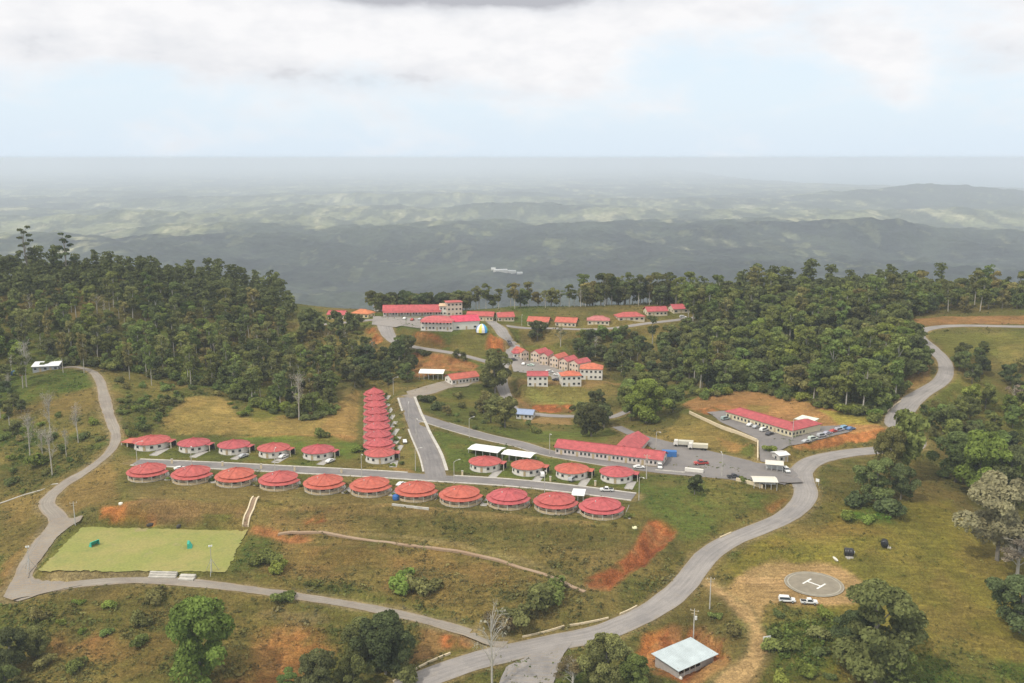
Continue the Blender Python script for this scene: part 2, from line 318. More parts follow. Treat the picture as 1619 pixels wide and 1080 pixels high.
paint("940 880|1000 858|985 880|940 905|900 900", (.20, .15, .09), 4, .6, 4, .6)
paint("1150 850|1240 800|1252 812|1180 850|1110 885", (.16, .125, .05), 3, .6, 2, 1.1)
# bottom of the picture
paint("0 945|130 935|420 942|560 960|760 1015|640 1090|0 1100", (.13, .125, .045), 6, 1, 6, .9)
paint("60 1010|150 1000|190 1010|190 1040|60 1050", (.30, .15, .08), 8, .75, 9, .2)
paint("170 1020|260 1000|260 1080|170 1090", (.21, .15, .065), 8, .75, 9, .2)
paint("370 990|500 1000|520 1040|460 1080|370 1080", (.38, .17, .08), 8, .8, 8, .2, .3)
paint("400 955|540 965|520 985|400 980", (.20, .16, .11), 5, .7, 5, 1)
paint("655 990|745 1000|752 1018|690 1035|640 1055|655 1020", (.25, .14, .085), 3, .9, 3, .2)
paint("695 1000|750 1002|748 1020|700 1024", (.42, .14, .065), 2, .85, 2, 0)
paint("0 780|90 770|100 740|60 870|20 930|0 930", (.22, .16, .075), 4, .9, 5, .3)
paint("0 895|50 850|40 900|10 940|0 940", (.34, .20, .11), 5, .6, 4, .1)
paint("100 768|190 720|205 790|160 800|90 810|85 795", (.22, .155, .075), 4, .9, 4, .2)
paint("60 620|150 610|158 650|170 690|90 690|60 670", (.20, .155, .07), 6, .7, 6, .4, .4)
paint("0 600|60 590|150 590|150 610|60 640|0 650", GG, 5, .9, 5, .7)
paint("0 690|160 690|150 730|60 770|0 790", (.055, .085, .022), 6, .9, 5, 1)
paint("165 590|260 600|380 640|330 660|210 690|190 650", (.115, .13, .042), 6, .9, 6, 1)
paint("175 700|205 690|208 790|190 790", (.16, .15, .06), 3, .8, 3, .4)
# dry spurs behind the terrace
paint("270 660|300 628|345 625|372 650|400 660|540 650|560 625|572 640|566 695|330 688|250 680", (.34, .25, .115), 3, .95, 4, .1, .2)
paint("545 625|572 618|570 695|500 690", (.36, .24, .12), 3, .9, 3, .1, .3)
paint("395 645|420 640|440 665|400 668", (.24, .23, .07), 3, .7, 3, .2)
paint("190 680|560 690|560 700|330 692|190 690", (.40, .22, .12), 2, .6, 2, 0)
# terrace lawns
paint("210 690|330 688|560 700|560 735|330 730|212 724", (.12, .14, .045), 2, .9, 2, .1)
paint("360 692|520 690|565 700|565 725|500 728|450 700", (.12, .185, .04), 2, .8, 2, .1)
paint("565 700|600 725|655 745|655 735|620 640|610 612|570 615", (.15, .145, .06), 2, .9, 2, .2)
paint("210 750|600 770|1000 800|985 822|700 800|208 786", (.17, .145, .07), 2, .9, 2, .1)
paint("678 682|700 682|760 700|860 722|1010 748|1000 772|760 750|710 745", (.11, .15, .04), 2, .95, 2, .3)
paint("620 736|655 744|655 748|620 744", (.32, .19, .11), 1.5, .8, 1, 0)
# middle ground
paint("655 645|700 615|760 600|790 600|800 640|870 690|870 700|800 690|740 680|700 665", (.115, .135, .042), 4, .95, 4, .4)
paint("790 682|870 680|970 685|960 700|880 702|820 700", (.135, .17, .05), 3, .95, 3, .1)
paint("840 612|930 608|960 610|930 640|850 640|825 625", (.21, .22, .085), 4, .9, 4, .3)
paint("840 640|905 640|905 652|840 650", (.36, .13, .07), 1.5, .95, 1.5, 0)
paint("812 625|840 640|840 650|815 645", (.22, .13, .085), 2, .8, 1.5, 0)
paint("820 655|905 660|905 672|830 668", (.34, .22, .14), 2, .8, 2, 0)
paint("820 600|955 602|1000 608|930 614|820 612", (.34, .22, .13), 2, .8, 2, 0)
paint("655 560|700 562|755 578|750 590|700 585|660 600|650 580", (.34, .15, .085), 3, .9, 4, .1, .3)
paint("645 528|720 548|690 552|650 545", (.24, .10, .06), 2, .6, 2, .1)
paint("640 516|760 528|780 545|770 560|700 545|640 530", (.085, .12, .04), 3, .9, 3, .3)
paint("650 528|710 540|700 546|650 536", (.32, .12, .065), 2, .85, 2, 0)
paint("772 530|800 535|800 560|785 562|765 550", (.38, .14, .07), 2, .95, 1.5, 0)
paint("575 520|606 522|606 540|590 545|575 535", (.38, .14, .07), 2, .8, 2, 0)
paint("490 518|570 515|590 530|560 560|500 560|480 540", (.19, .17, .075), 5, .8, 5, .6)
paint("820 524|880 520|900 530|870 545|820 540", (.19, .15, .085), 4, .8, 4, .3)
paint("820 520|1100 502|1100 512|980 530|820 532", (.21, .19, .085), 2, .6, 2, .3)
paint("1000 530|1090 518|1090 560|1060 590|1020 560", (.20, .185, .075), 5, .8, 5, .4)
paint("960 600|1010 630|1000 650|940 660|930 630", (.22, .18, .09), 4, .6, 4, .5)
# parking terrace
paint("1080 640|1110 626|1170 618|1260 630|1330 652|1400 675|1400 690|1340 700|1260 680|1200 660|1150 650|1120 655", ORG, 3, .95, 3, .05)
paint("1100 650|1140 640|1180 645|1120 655", (.42, .16, .08), 2, .6, 2, 0)
paint("1295 648|1350 656|1390 672|1330 672", (.34, .30, .09), 2, .9, 2, .1)
paint("1180 640|1215 642|1215 652|1180 650", (.22, .19, .075), 2, .7, 2, .1)
paint("1250 700|1345 684|1402 676|1400 692|1330 706|1250 712", (.42, .17, .085), 2, .9, 2, .1)
paint("1245 712|1330 702|1395 698|1385 708|1320 713|1255 722", (.16, .14, .055), 2, .9, 2, 1)
paint("1045 690|1080 655|1110 665|1195 705|1196 725|1130 708|1050 695", (.24, .19, .08), 3, .95, 3, .2)
paint("1130 690|1190 702|1188 722|1150 715", (.36, .20, .10), 2, .7, 2, .1)
paint("1170 705|1196 702|1196 726|1165 718", (.11, .14, .04), 2, .9, 2, .3)
# right hills
paint("1440 505|1500 500|1640 498|1640 514|1520 512|1450 516", (.30, .16, .10), 2, .9, 2, .1)
paint("1470 530|1600 525|1640 530|1640 560|1560 560|1500 570|1480 545", (.15, .15, .05), 4, .95, 5, .2)
paint("1580 550|1640 540|1640 580|1590 580", (.22, .19, .08), 4, .7, 4, .2)
paint("1500 600|1560 590|1600 630|1590 650|1480 660|1450 690|1440 660", (.13, .15, .045), 5, .95, 5, .4)
paint("1430 600|1465 575|1475 600|1440 640|1400 650", (.28, .17, .10), 3, .8, 3, .4)
VEG = np.clip(VEG, 0, 2)
# bare soil: gullied and blotchy
soil = sst(1.55, 2.2, C[..., 0] / (C[..., 1] + 1e-4))
gl = fbm(X * 2.2, Y * .6, 5, 4, .6); bl = fbm(X + 77, Y - 31, 9, 4, .65)
Z -= soil * np.abs(gl - .5) * 3.2 * (1 - (poly_sd(TERR, X, Y) < 2))
C *= (1 + soil * ((gl - .5) * 1.1 + (bl - .5) * .9))[..., None]
C = lerp(C, (.30, .20, .12), soil * sst(.55, .68, bl) * .5)
C = lerp(C, (.12, .11, .045), soil * sst(.60, .70, fbm(X + 9, Y + 55, 7, 4, .6)) * .7)
hue = fbm(X - 340, Y + 120, 26, 5, .62)
C = lerp(C, (.23, .165, .075), (1 - soil) * sst(.52, .64, hue) * .38); C = lerp(C, (.062, .088, .026), (1 - soil) * sst(.50, .38, hue) * .28)
# cut banks and narrow benches as real relief
def cut(s, dz, e):
    P = wpoly(s); w = window(P, 4); d = poly_sd(P, X[w], Y[w]) + (n3[w] - .5) * 2; Z[w] += dz * sst(0, e, -d)
cut("1030 824|1072 832|1056 864|1018 894|970 926|930 930|950 912|995 884|1018 850", -2.6, 3.5)
cut("1060 990|1110 992|1148 1012|1150 1040|1125 1050|1090 1030|1030 1045", -1.2, 3)
cut("165 803|205 796|232 812|238 824|190 824", 1.8, 4)
P_ = wpoly("400 800|700 815|960 835|1000 860|950 900|880 985|790 985|620 948|420 918|400 840"); w_ = window(P_, 4); k_ = sst(0, 8, -poly_sd(P_, X[w_], Y[w_]))
Z[w_] += k_ * .5 * np.sin(Z[w_] * 2.3 + 5 * n1[w_] + 1.5 * n2[w_])
# no growth on roads
NOV = np.ones(X.shape)
for k, r in ROADS.items():
    w = window(r.c, 8); d = np.full(X[w].shape, 1e9)
    for j in range(0, len(r.c), 2): d = np.minimum(d, np.hypot(X[w] - r.c[j, 0], Y[w] - r.c[j, 1]) - r.w[j] / 2)
    NOV[w] *= sst(.3, 1.6, d)
    dd = d + (n3[w] - .5) * 3.2 + (n2[w] - .5) * 2
    C[w] = lerp(C[w], (.25, .205, .15) if k in ('lower', 'hill', 'gravel') else (.24, .19, .12), (1 - sst(.3, 2.6, dd)) * .8)
    if k == 'pad_track': C[w] = lerp(C[w], (.43, .30, .20), 1 - sst(-.6, .5, dd)); C[w] *= (1 + .5 * (n3[w] - .5))[..., None]
NOV *= (poly_sd(FIELD, X, Y) > 1)

# ------------------------------------------------------------------ materials
def newmat(name):
    m = bpy.data.materials.new(name); m.use_nodes = True; nt = m.node_tree; nt.nodes.clear()
    o = nt.nodes.new('ShaderNodeOutputMaterial'); p = nt.nodes.new('ShaderNodeBsdfPrincipled'); nt.links.new(p.outputs[0], o.inputs[0]); return m, nt, p, o
def objnoise(nt, scale, detail=5, rough=.6, coord='Object'):
    t = nt.nodes.new('ShaderNodeTexCoord'); n = N(nt, 'ShaderNodeTexNoise', i_Scale=scale, i_Detail=detail, i_Roughness=rough)
    nt.links.new(t.outputs[coord], n.inputs['Vector']); return n.outputs[0]
def plain(name, col, rough=.7, metal=0, vary=.18, scale=.6, spec=.3, useobj=False, bump=0, emit=0):
    m, nt, p, o = newmat(name)
    base = (*col, 1); nzs = None
    if useobj:
        oi = nt.nodes.new('ShaderNodeObjectInfo'); base = oi.outputs['Color']; t_ = nt.nodes.new('ShaderNodeTexCoord'); va = N(nt, 'ShaderNodeVectorMath', operation='ADD'); nt.links.new(t_.outputs['Object'], va.inputs[0]); nt.links.new(oi.outputs['Location'], va.inputs[1])
        nn = N(nt, 'ShaderNodeTexNoise', i_Scale=scale, i_Detail=6, i_Roughness=.65); nt.links.new(va.outputs[0], nn.inputs['Vector']); nzs = nn.outputs[0]
    v = ramp(nt, nzs if nzs is not None else objnoise(nt, scale), [(.25, 1 - vary), (.75, 1 + vary)])
    c = mixc(nt, 1.0, base, v, 'MULTIPLY'); nt.links.new(c, p.inputs['Base Color'])
    p.inputs['Roughness'].default_value = rough; p.inputs['Metallic'].default_value = metal; p.inputs['Specular IOR Level'].default_value = spec
    if bump:
        b = N(nt, 'ShaderNodeBump', i_Strength=bump, i_Distance=.1); nt.links.new(objnoise(nt, scale * 6), b.inputs['Height']); nt.links.new(b.outputs[0], p.inputs['Normal'])
    return m
M = {}
def mat_ground():
    m, nt, p, o = newmat('ground')
    a = N(nt, 'ShaderNodeAttribute', attribute_name='Col'); v = N(nt, 'ShaderNodeAttribute', attribute_name='Veg')
    c = a.outputs['Color']
    # tufts: mottling towards dark green and dry straw at three sizes
    f1 = ramp(nt, objnoise(nt, .16, 6, .65), [(.46, 0.0), (.62, 1.0)])
    f2 = ramp(nt, objnoise(nt, .55, 6, .7), [(.47, 0.0), (.60, 1.0)])
    f3 = objnoise(nt, 1.9, 4, .7)
    vg = v.outputs['Fac']
    c = mixc(nt, mth(nt, 'MULTIPLY', f1, mth(nt, 'MULTIPLY', vg, .5), clamp=True), c, (.052, .075, .022))
    c = mixc(nt, mth(nt, 'MULTIPLY', f2, mth(nt, 'MULTIPLY', vg, .38), clamp=True), c, (.24, .19, .09))
    c = mixc(nt, 1, c, ramp(nt, f3, [(.3, .64), (.7, 1.36)]), 'MULTIPLY')
    c = mixc(nt, 1, c, ramp(nt, objnoise(nt, .035, 5, .6), [(.3, .75), (.7, 1.25)]), 'MULTIPLY')
    # mown / eroded streaks following the slope
    t = nt.nodes.new('ShaderNodeTexCoord'); mp = N(nt, 'ShaderNodeMapping'); mp.inputs['Scale'].default_value = (.12, .7, .9); nt.links.new(t.outputs['Object'], mp.inputs[0])
    ns = N(nt, 'ShaderNodeTexNoise', i_Scale=1.0, i_Detail=5); nt.links.new(mp.outputs[0], ns.inputs['Vector'])
    c = mixc(nt, 1, c, ramp(nt, ns.outputs[0], [(.35, .84), (.65, 1.14)]), 'MULTIPLY')
    c = mixc(nt, 1, c, (1.09, 1.02, .66), 'MULTIPLY')
    nt.links.new(c, p.inputs['Base Color']); p.inputs['Roughness'].default_value = .95; p.inputs['Specular IOR Level'].default_value = .1
    b = N(nt, 'ShaderNodeBump', i_Strength=.9, i_Distance=.7); nt.links.new(mth(nt, 'ADD', f3, mth(nt, 'MULTIPLY', f2, .6)), b.inputs['Height']); nt.links.new(b.outputs[0], p.inputs['Normal'])
    return m
def mat_far():
    m, nt, p, o = newmat('far_land')
    a = N(nt, 'ShaderNodeAttribute', attribute_name='Col'); c = a.outputs['Color']
    c = mixc(nt, 1, c, ramp(nt, objnoise(nt, .02, 5, .65), [(.3, .55), (.7, 1.45)]), 'MULTIPLY')
    c = mixc(nt, 1, c, ramp(nt, objnoise(nt, .0035, 6, .7), [(.3, .7), (.7, 1.3)]), 'MULTIPLY')
    nt.links.new(c, p.inputs['Base Color']); p.inputs['Roughness'].default_value = 1; p.inputs['Specular IOR Level'].default_value = .05
    b = N(nt, 'ShaderNodeBump', i_Strength=1, i_Distance=9); nt.links.new(objnoise(nt, .035, 4, .6), b.inputs['Height']); nt.links.new(b.outputs[0], p.inputs['Normal'])
    return m
def mat_asphalt(name, col, patch, soil, gloss=.85):
    m, nt, p, o = newmat(name)
    c = mixc(nt, ramp(nt, objnoise(nt, .09, 6, .65), [(.42, 0.0), (.62, 1.0)]), col, patch)
    c = mixc(nt, ramp(nt, objnoise(nt, .35, 7, .75), [(.55, 0.0), (.75, .6)]), c, soil)
    c = mixc(nt, 1, c, ramp(nt, objnoise(nt, 3.0, 4, .7), [(.3, .85), (.7, 1.15)]), 'MULTIPLY')
    # wear along the strip: u runs across it, v along it
    uv = nt.nodes.new('ShaderNodeUVMap'); s = N(nt, 'ShaderNodeSeparateXYZ'); nt.links.new(uv.outputs[0], s.inputs[0])
    mp = N(nt, 'ShaderNodeMapping'); mp.inputs['Scale'].default_value = (3.2, .35, 1); nt.links.new(uv.outputs[0], mp.inputs[0]); ns = N(nt, 'ShaderNodeTexNoise', i_Scale=1.6, i_Detail=6, i_Roughness=.65); nt.links.new(mp.outputs[0], ns.inputs['Vector'])
    c = mixc(nt, 1, c, ramp(nt, ns.outputs[0], [(.32, .80), (.5, 1.0), (.68, 1.16)]), 'MULTIPLY')
    edge = mth(nt, 'ADD', mth(nt, 'ABSOLUTE', s.outputs[0]), mth(nt, 'MULTIPLY', mth(nt, 'SUBTRACT', objnoise(nt, .5, 6, .7), .5), 1.1))
    c = mixc(nt, ramp(nt, edge, [(.78, 0.0), (1.02, .85)]), c, tuple(q * .85 for q in soil))
    nt.links.new(c, p.inputs['Base Color']); p.inputs['Roughness'].default_value = gloss; p.inputs['Specular IOR Level'].default_value = .25
    return m
M['ground'] = mat_ground(); M['far'] = mat_far()
M['asphalt'] = mat_asphalt('asphalt', (.205, .19, .182), (.16, .15, .147), (.25, .22, .19))
M['road_grey'] = mat_asphalt('road_grey', (.27, .248, .23), (.215, .20, .19), (.30, .26, .21))
M['gravel'] = mat_asphalt('gravel', (.27, .24, .20), (.22, .19, .16), (.34, .26, .17), .95)
M['dirt'] = mat_asphalt('dirt', (.34, .25, .17), (.31, .21, .135), (.27, .18, .10), .95)
M['concrete'] = plain('concrete', (.36, .34, .31), .85, vary=.2, scale=.8)
M['pale_concrete'] = plain('pale_concrete', (.46, .435, .385), .8, vary=.28)

# ------------------------------------------------------------------ mesh helpers
def link(name, me, mats=(), parent=None, smooth=False):
    o = bpy.data.objects.new(name, me); COL.objects.link(o)
    for m in mats: me.materials.append(m)
    if parent: o.parent = parent
    if smooth: me.polygons.foreach_set('use_smooth', [True] * len(me.polygons))
    return o
def grid_mesh(name, P, cols, nr, nc, veg=None, wrap=False):
    me = bpy.data.meshes.new(name); nv = nr * nc
    i = (np.arange(nr - 1)[:, None] * nc + np.arange(nc - 1)[None, :]).ravel()
    F = np.c_[i, i + 1, i + nc + 1, i + nc].astype(np.int32)
    me.vertices.add(nv); me.vertices.foreach_set('co', P.astype(np.float32).ravel())
    me.loops.add(len(F) * 4); me.loops.foreach_set('vertex_index', F.ravel())
    me.polygons.add(len(F)); me.polygons.foreach_set('loop_start', np.arange(len(F), dtype=np.int32) * 4)
    try: me.polygons.foreach_set('loop_total', np.full(len(F), 4, np.int32))
    except Exception: pass
    me.polygons.foreach_set('use_smooth', np.ones(len(F), bool))
    me.update(calc_edges=True)
    a = me.attributes.new('Col', 'FLOAT_COLOR', 'POINT'); a.data.foreach_set('color', np.c_[cols.reshape(-1, 3), np.ones(nv)].astype(np.float32).ravel())
    if veg is not None: a = me.attributes.new('Veg', 'FLOAT', 'POINT'); a.data.foreach_set('value', veg.astype(np.float32).ravel())
    return me
def tag(o, label=None, cat=None, group=None, kind=None):
    if label: o['label'] = label
    if cat: o['category'] = cat
    if group: o['group'] = group
    if kind: o['kind'] = kind
    return o
me = grid_mesh('ground', np.stack([X, Y, Z], -1), C, len(gy), len(gx), VEG * NOV)
g = link('ground', me, [M['ground']]); tag(g, 'grassy hillside with bare red soil banks carrying the housing estate', 'ground', kind='structure')

# ------------------------------------------------------------------ far country, sea, haze
def far_country():
    azs = np.r_[np.arange(-76, -34, .5), np.arange(-34, 34, .085), np.arange(34, 76.1, .5)]
    rr = np.r_[np.geomspace(430, 900, 30)[:-1], np.geomspace(900, 7000, 430)[:-1], np.geomspace(7000, 24000, 160)[:-1], np.geomspace(24000, 150000, 40)]
    A, Rr = np.meshgrid(np.radians(azs), rr); x = np.sin(A) * Rr; y = np.cos(A) * Rr; z = farz(x, y)
    ins = np.minimum(np.minimum(x - GX0, GX1 - x), np.minimum(y - GY0, GY1 - y))
    near = (Rr < 900); zn = np.where(near, rbf(np.clip(x, GX0, GX1), np.clip(y, GY0, GY1)), 0) ; wf = sst(720, 900, Rr)
    z = np.where(near, zn * (1 - wf) + z * wf, z) - 14 * sst(8, 60, ins)
    wx = (fbm(x, y, 2600, 4) - .5) * .75 + (fbm(x + 500, y, 700, 4) - .5) * .25
    r = Rr * (1 + wx * .9)
    forest = np.array([.036, .044, .036]); wood = np.array([.050, .062, .040]); past = np.array([.17, .18, .09]); pale = np.array([.34, .32, .19])
    q = fbm(x, y, 1300, 5, .6); q2 = fbm(x + 9000, y * .3, 300, 5, .65); q4 = fbm(x - 3000, y * .3 + 100, 90, 4, .65)
    hrel = np.clip((z + 360) / 90, -1, 1.5)
    open_ = np.interp(r, [900, 5200, 6600, 9500, 13000, 17000, 21000, 30000, 60000], [.0, .04, .75, .85, .30, .62, .35, .5, .35])
    thr = .68 - .36 * open_
    v = q * .38 + q2 * .36 + q4 * .26 - hrel * np.interp(Rr, [3000, 9000, 20000], [.07, .07, .02])
    k = sst(thr - .05, thr + .07, v)
    cc = forest * (1 - k[..., None]) + past * k[..., None]
    k2 = sst(.54, .66, q2 * .5 + q4 * .5) * k * .8; cc = cc * (1 - k2[..., None]) + pale * k2[..., None]
    k3 = sst(.45, .57, fbm(x + 40, y * .25, 120, 5, .65)) * .85; cc = cc * (1 - k3[..., None]) + wood * k3[..., None]
    k4 = sst(.63, .72, q4) * (1 - k) * np.interp(Rr, [900, 3500, 5000], [0, .3, .6]); cc = cc * (1 - k4[..., None]) + past * k4[..., None]
    me = grid_mesh('plain', np.stack([x, y, z], -1), cc, len(rr), len(azs))
    tag(link('plain', me, [M['far']]), 'hazy forested lowland with pale pastures reaching to the coast', 'lowland', kind='structure')
far_country()
def mb_sea():
    me = bpy.data.meshes.new('sea'); v = [(-60000, 9000, -400), (150000, 9000, -400), (150000, 150000, -400), (-60000, 150000, -400)]
    # lies below the land everywhere except past the coast
    me.from_pydata(v, [], [(0, 1, 2, 3)])
    m, nt, p, o = newmat('sea_water'); p.inputs['Base Color'].default_value = (.06, .13, .17, 1); p.inputs['Roughness'].default_value = .35
    b = N(nt, 'ShaderNodeBump', i_Strength=.3, i_Distance=2); nt.links.new(objnoise(nt, .01, 4), b.inputs['Height']); nt.links.new(b.outputs[0], p.inputs['Normal'])
    tag(link('sea', me, [m]), 'pale blue sea beyond the coastal lowland', 'sea', kind='structure')
mb_sea()
def shade_cloud(cx, cy_, rad, seed):  # clouds above the view, added for the shadow they cast on the lowland
    rs = np.random.default_rng(seed); m = bpy.data.materials.get('cloud_white')
    if not m:
        m = bpy.data.materials.new('cloud_white'); m.use_nodes = True; nt = m.node_tree; nt.nodes.clear(); o = nt.nodes.new('ShaderNodeOutputMaterial'); d = nt.nodes.new('ShaderNodeBsdfDiffuse'); d.inputs[0].default_value = (.9, .9, .9, 1); t = nt.nodes.new('ShaderNodeBsdfTranslucent'); t.inputs[0].default_value = (.9, .9, .9, 1); x = nt.nodes.new('ShaderNodeMixShader'); x.inputs[0].default_value = .45
        nt.links.new(d.outputs[0], x.inputs[1]); nt.links.new(t.outputs[0], x.inputs[2]); nt.links.new(x.outputs[0], o.inputs[0])
    V = []; F = []; nu, nv = 28, 16
    for k in range(16):
        a = rs.random() * 6.283; q = rs.random() ** .5 * rad; r = rad * (.22 + .3 * rs.random()) * (1.1 - .5 * q / rad); X0 = q * math.cos(a) * 1.5; Y0 = q * math.sin(a) * .8
        th = np.linspace(0, 2 * np.pi, nu, endpoint=False)[None, :]; ph = np.linspace(-np.pi / 2, np.pi / 2, nv)[:, None]
        dx, dy, dz = np.cos(ph) * np.cos(th), np.cos(ph) * np.sin(th), np.sin(ph) + 0 * th
        R_ = r * (1 + .5 * (fbm(dx * 300 + X0 + 1000, dy * 300 + dz * 200 + Y0 + 1000, 160, 4, .6) - .5)); b = len(V)
        zz = dz * R_ * .42; zz = np.where(zz < 0, zz * .25, zz)
        V += np.stack([dx * R_ + X0, dy * R_ + Y0, zz], -1).reshape(-1, 3).tolist()
        for i in range(nv - 1):
            for j in range(nu): F.append((b + i * nu + j, b + i * nu + (j + 1) % nu, b + (i + 1) * nu + (j + 1) % nu, b + (i + 1) * nu + j))
    me = bpy.data.meshes.new('cloud'); me.from_pydata(V, [], F); o = link('cloud', me, [m], smooth=True); o.location = (cx, cy_, 1150); tag(o, kind='structure')
for i, (cx, cy_, rad) in enumerate(((-3600, 3000, 800), (-1500, 3700, 900), (900, 3300, 850), (2300, 4300, 900), (-300, 4500, 600), (-2800, 4500, 500), (900, 5100, 500), (4300, 3300, 700))): shade_cloud(cx, cy_, rad, 70 + i)
HAZE_D = 9.0e-5
def haze():
    me = bpy.data.meshes.new('haze'); x, y0, y1, z0, z1 = 158000, -3000, 158000, -460, 142
    v = [(-x, y0, z0), (x, y0, z0), (x, y1, z0), (-x, y1, z0), (-x, y0, z1), (x, y0, z1), (x, y1, z1), (-x, y1, z1)]
    me.from_pydata(v, [], [(0, 3, 2, 1), (4, 5, 6, 7), (0, 1, 5, 4), (1, 2, 6, 5), (2, 3, 7, 6), (3, 0, 4, 7)])
    m = bpy.data.materials.new('haze_air'); m.use_nodes = True; nt = m.node_tree; nt.nodes.clear()
    o = nt.nodes.new('ShaderNodeOutputMaterial'); pv = nt.nodes.new('ShaderNodeVolumePrincipled'); nt.links.new(pv.outputs[0], o.inputs['Volume'])
    pv.inputs['Color'].default_value = (.82, .895, 1, 1); pv.inputs['Density'].default_value = HAZE_D; pv.inputs['Anisotropy'].default_value = 0
    tag(link('haze', me, [m]), kind='stuff')
haze()

# ------------------------------------------------------------------ roads and paved ground
_lift = [.10]
def strip(name, c, z, w, n, mat, lift=None, label=None, cat=None, cross=4, off=0.0):
    lift = lift if lift is not None else _lift[0]; _lift[0] += .006
    v = []; f = []; uv = []; L = 0
    for i in range(len(c)):
        if i: L += np.linalg.norm(c[i] - c[i-1])
        for k in range(cross + 1):
            s = k / cross - .5; x, y = c[i] + n[i] * (off + s * w[i]); v.append((x, y, z[i] + lift)); uv.append((s * 2, L / 10))
    for i in range(len(c) - 1):
        for k in range(cross): a = i * (cross + 1) + k; f.append((a, a + cross + 1, a + cross + 2, a + 1))
    me = bpy.data.meshes.new(name); me.from_pydata(v, [], f); ul = me.uv_layers.new(); 
    ul.data.foreach_set('uv', np.array([uv[l.vertex_index] for l in me.loops]).ravel())
    if me.polygons[0].normal.z < 0: me.flip_normals()
    o = link(name, me, [mat], smooth=True); o['kind'] = 'structure'
    if label: o['label'] = label
    if cat: o['category'] = cat
    return o
def smoothz(r, k=9): return H(r.c[:, 0], r.c[:, 1])
def road(key, name, mat, label, cat='road'):
    r = ROADS[key]; w = r.w * (1 + (.5 if name in ('gravel_road', 'dirt_track') else .14) * (fbm(np.arange(len(r.c)) * 1.0, np.zeros(len(r.c)), 5, 4, .6) - .5))
    return strip(name, r.c, smoothz(r), w, r.n, mat, label=label, cat=cat)
road('main', 'road', M['road_grey'], 'grey two-lane road winding past the estate gate up to the hilltop')
road('lower', 'gravel_road', M['gravel'], 'narrow gravel road along the foot of the bank below the houses')
road('hill', 'gravel_road', M['gravel'], 'gravel track climbing from the football field to the white-roofed hillside shed')
road('street', 'street', M['asphalt'], 'asphalt street between the two rows of round-roofed houses', 'street')
road('avenue', 'street', M['asphalt'], 'asphalt street beside the column of tightly packed round-roofed houses', 'street')
road('link', 'street', M['asphalt'], 'asphalt road passing the white canopies and long red-roofed block to the gate', 'street')
road('rear', 'street', M['asphalt'], 'asphalt road behind the long red-roofed block where two trucks stand', 'street')
road('town', 'town_road', M['road_grey'], 'pale road crossing the hilltop town and running down to the junction')
road('town_hill', 'town_road', M['road_grey'], 'pale road dropping from the hilltop town past the row houses')
road('gravel', 'gravel_road', M['gravel'], 'short gravel link between the street end and the white tent')
road('ridge', 'town_road', M['road_grey'], 'pale road along the ridge in front of the small red-roofed houses')
def area(name, s, mat, label, cat, step=1.25, lift=None, rag=.25):
    lift = lift if lift is not None else _lift[0]; _lift[0] += .006
    P = wpoly(s); Q = []
    for i in range(len(P)):
        a, b = P[i], P[(i + 1) % len(P)]; m = max(1, int(np.linalg.norm(b - a) / step))
        for k in range(m): Q.append(a + (b - a) * k / m)
    Q = np.array(Q); Q = Q + (np.random.default_rng(len(Q)).random(Q.shape) - .5) * rag; xs = np.arange(Q[:, 0].min(), Q[:, 0].max(), step); ys = np.arange(Q[:, 1].min(), Q[:, 1].max(), step)
    gx_, gy_ = np.meshgrid(xs, ys); ins = poly_sd(P, gx_, gy_) < -.6 * step
    inner = np.c_[gx_[ins], gy_[ins]]; V = np.r_[Q, inner]; n = len(Q)
    vo, eo, fo, *_ = delaunay_2d_cdt([Vector(q) for q in V], [(i, (i + 1) % n) for i in range(n)], [list(range(n))], 1, 1e-5)
    vv = np.array([(q.x, q.y) for q in vo]); z = np.max([H(vv[:, 0] + a, vv[:, 1] + b) for a in (-.7, 0, .7) for b in (-.7, 0, .7)], 0) + lift
    me = bpy.data.meshes.new(name); me.from_pydata(np.c_[vv, z].tolist(), [], [list(q) for q in fo]); me.uv_layers.new()
    if len(me.polygons) and me.polygons[0].normal.z < 0: me.flip_normals()
    o = link(name, me, [mat], smooth=True); tag(o, label, cat, kind='structure'); return o
area('paved_yard', "1040 744|1048 722|1002 692|1035 696|1120 715|1195 732|1252 741|1262 752|1240 768|1190 766|1128 754|1080 748", M['asphalt'], 'asphalt yard inside the estate gate', 'yard')
area('parking_lot', "1118 653|1150 650|1165 655|1240 690|1300 674|1335 672|1348 682|1272 702|1232 713|1226 735|1202 730|1200 706|1192 692|1140 668", M['asphalt'], 'asphalt parking terrace round the long red-roofed office', 'parking lot')
area('paved_apron', "786 1090|800 1056|845 1034|905 1016|884 1052|872 1090", M['road_grey'], 'pale paved widening where the lower roads meet', 'apron')
area('gravel_apron', "60 860|82 822|100 818|132 819|116 830|90 850|66 884|48 905|44 916|56 922|100 921|130 926|60 942|28 952|5 945|15 925|40 895", M['gravel'], 'gravel apron beside the football field', 'apron')
area('town_yard', "588 514|590 500|640 502|700 504|664 510|668 520|640 516", M['road_grey'], 'paved yard in front of the long hilltop building', 'yard')
area('housing_yard', "806 566|822 560|850 572|900 590|905 600|875 602|870 595|812 588", M['road_grey'], 'paved court between the row houses and the duplexes', 'yard')
area('paved_yard', "690 606|750 592|760 600|740 612|690 616|650 628|642 620", M['gravel'], 'gravel yard beside the white tent', 'yard')
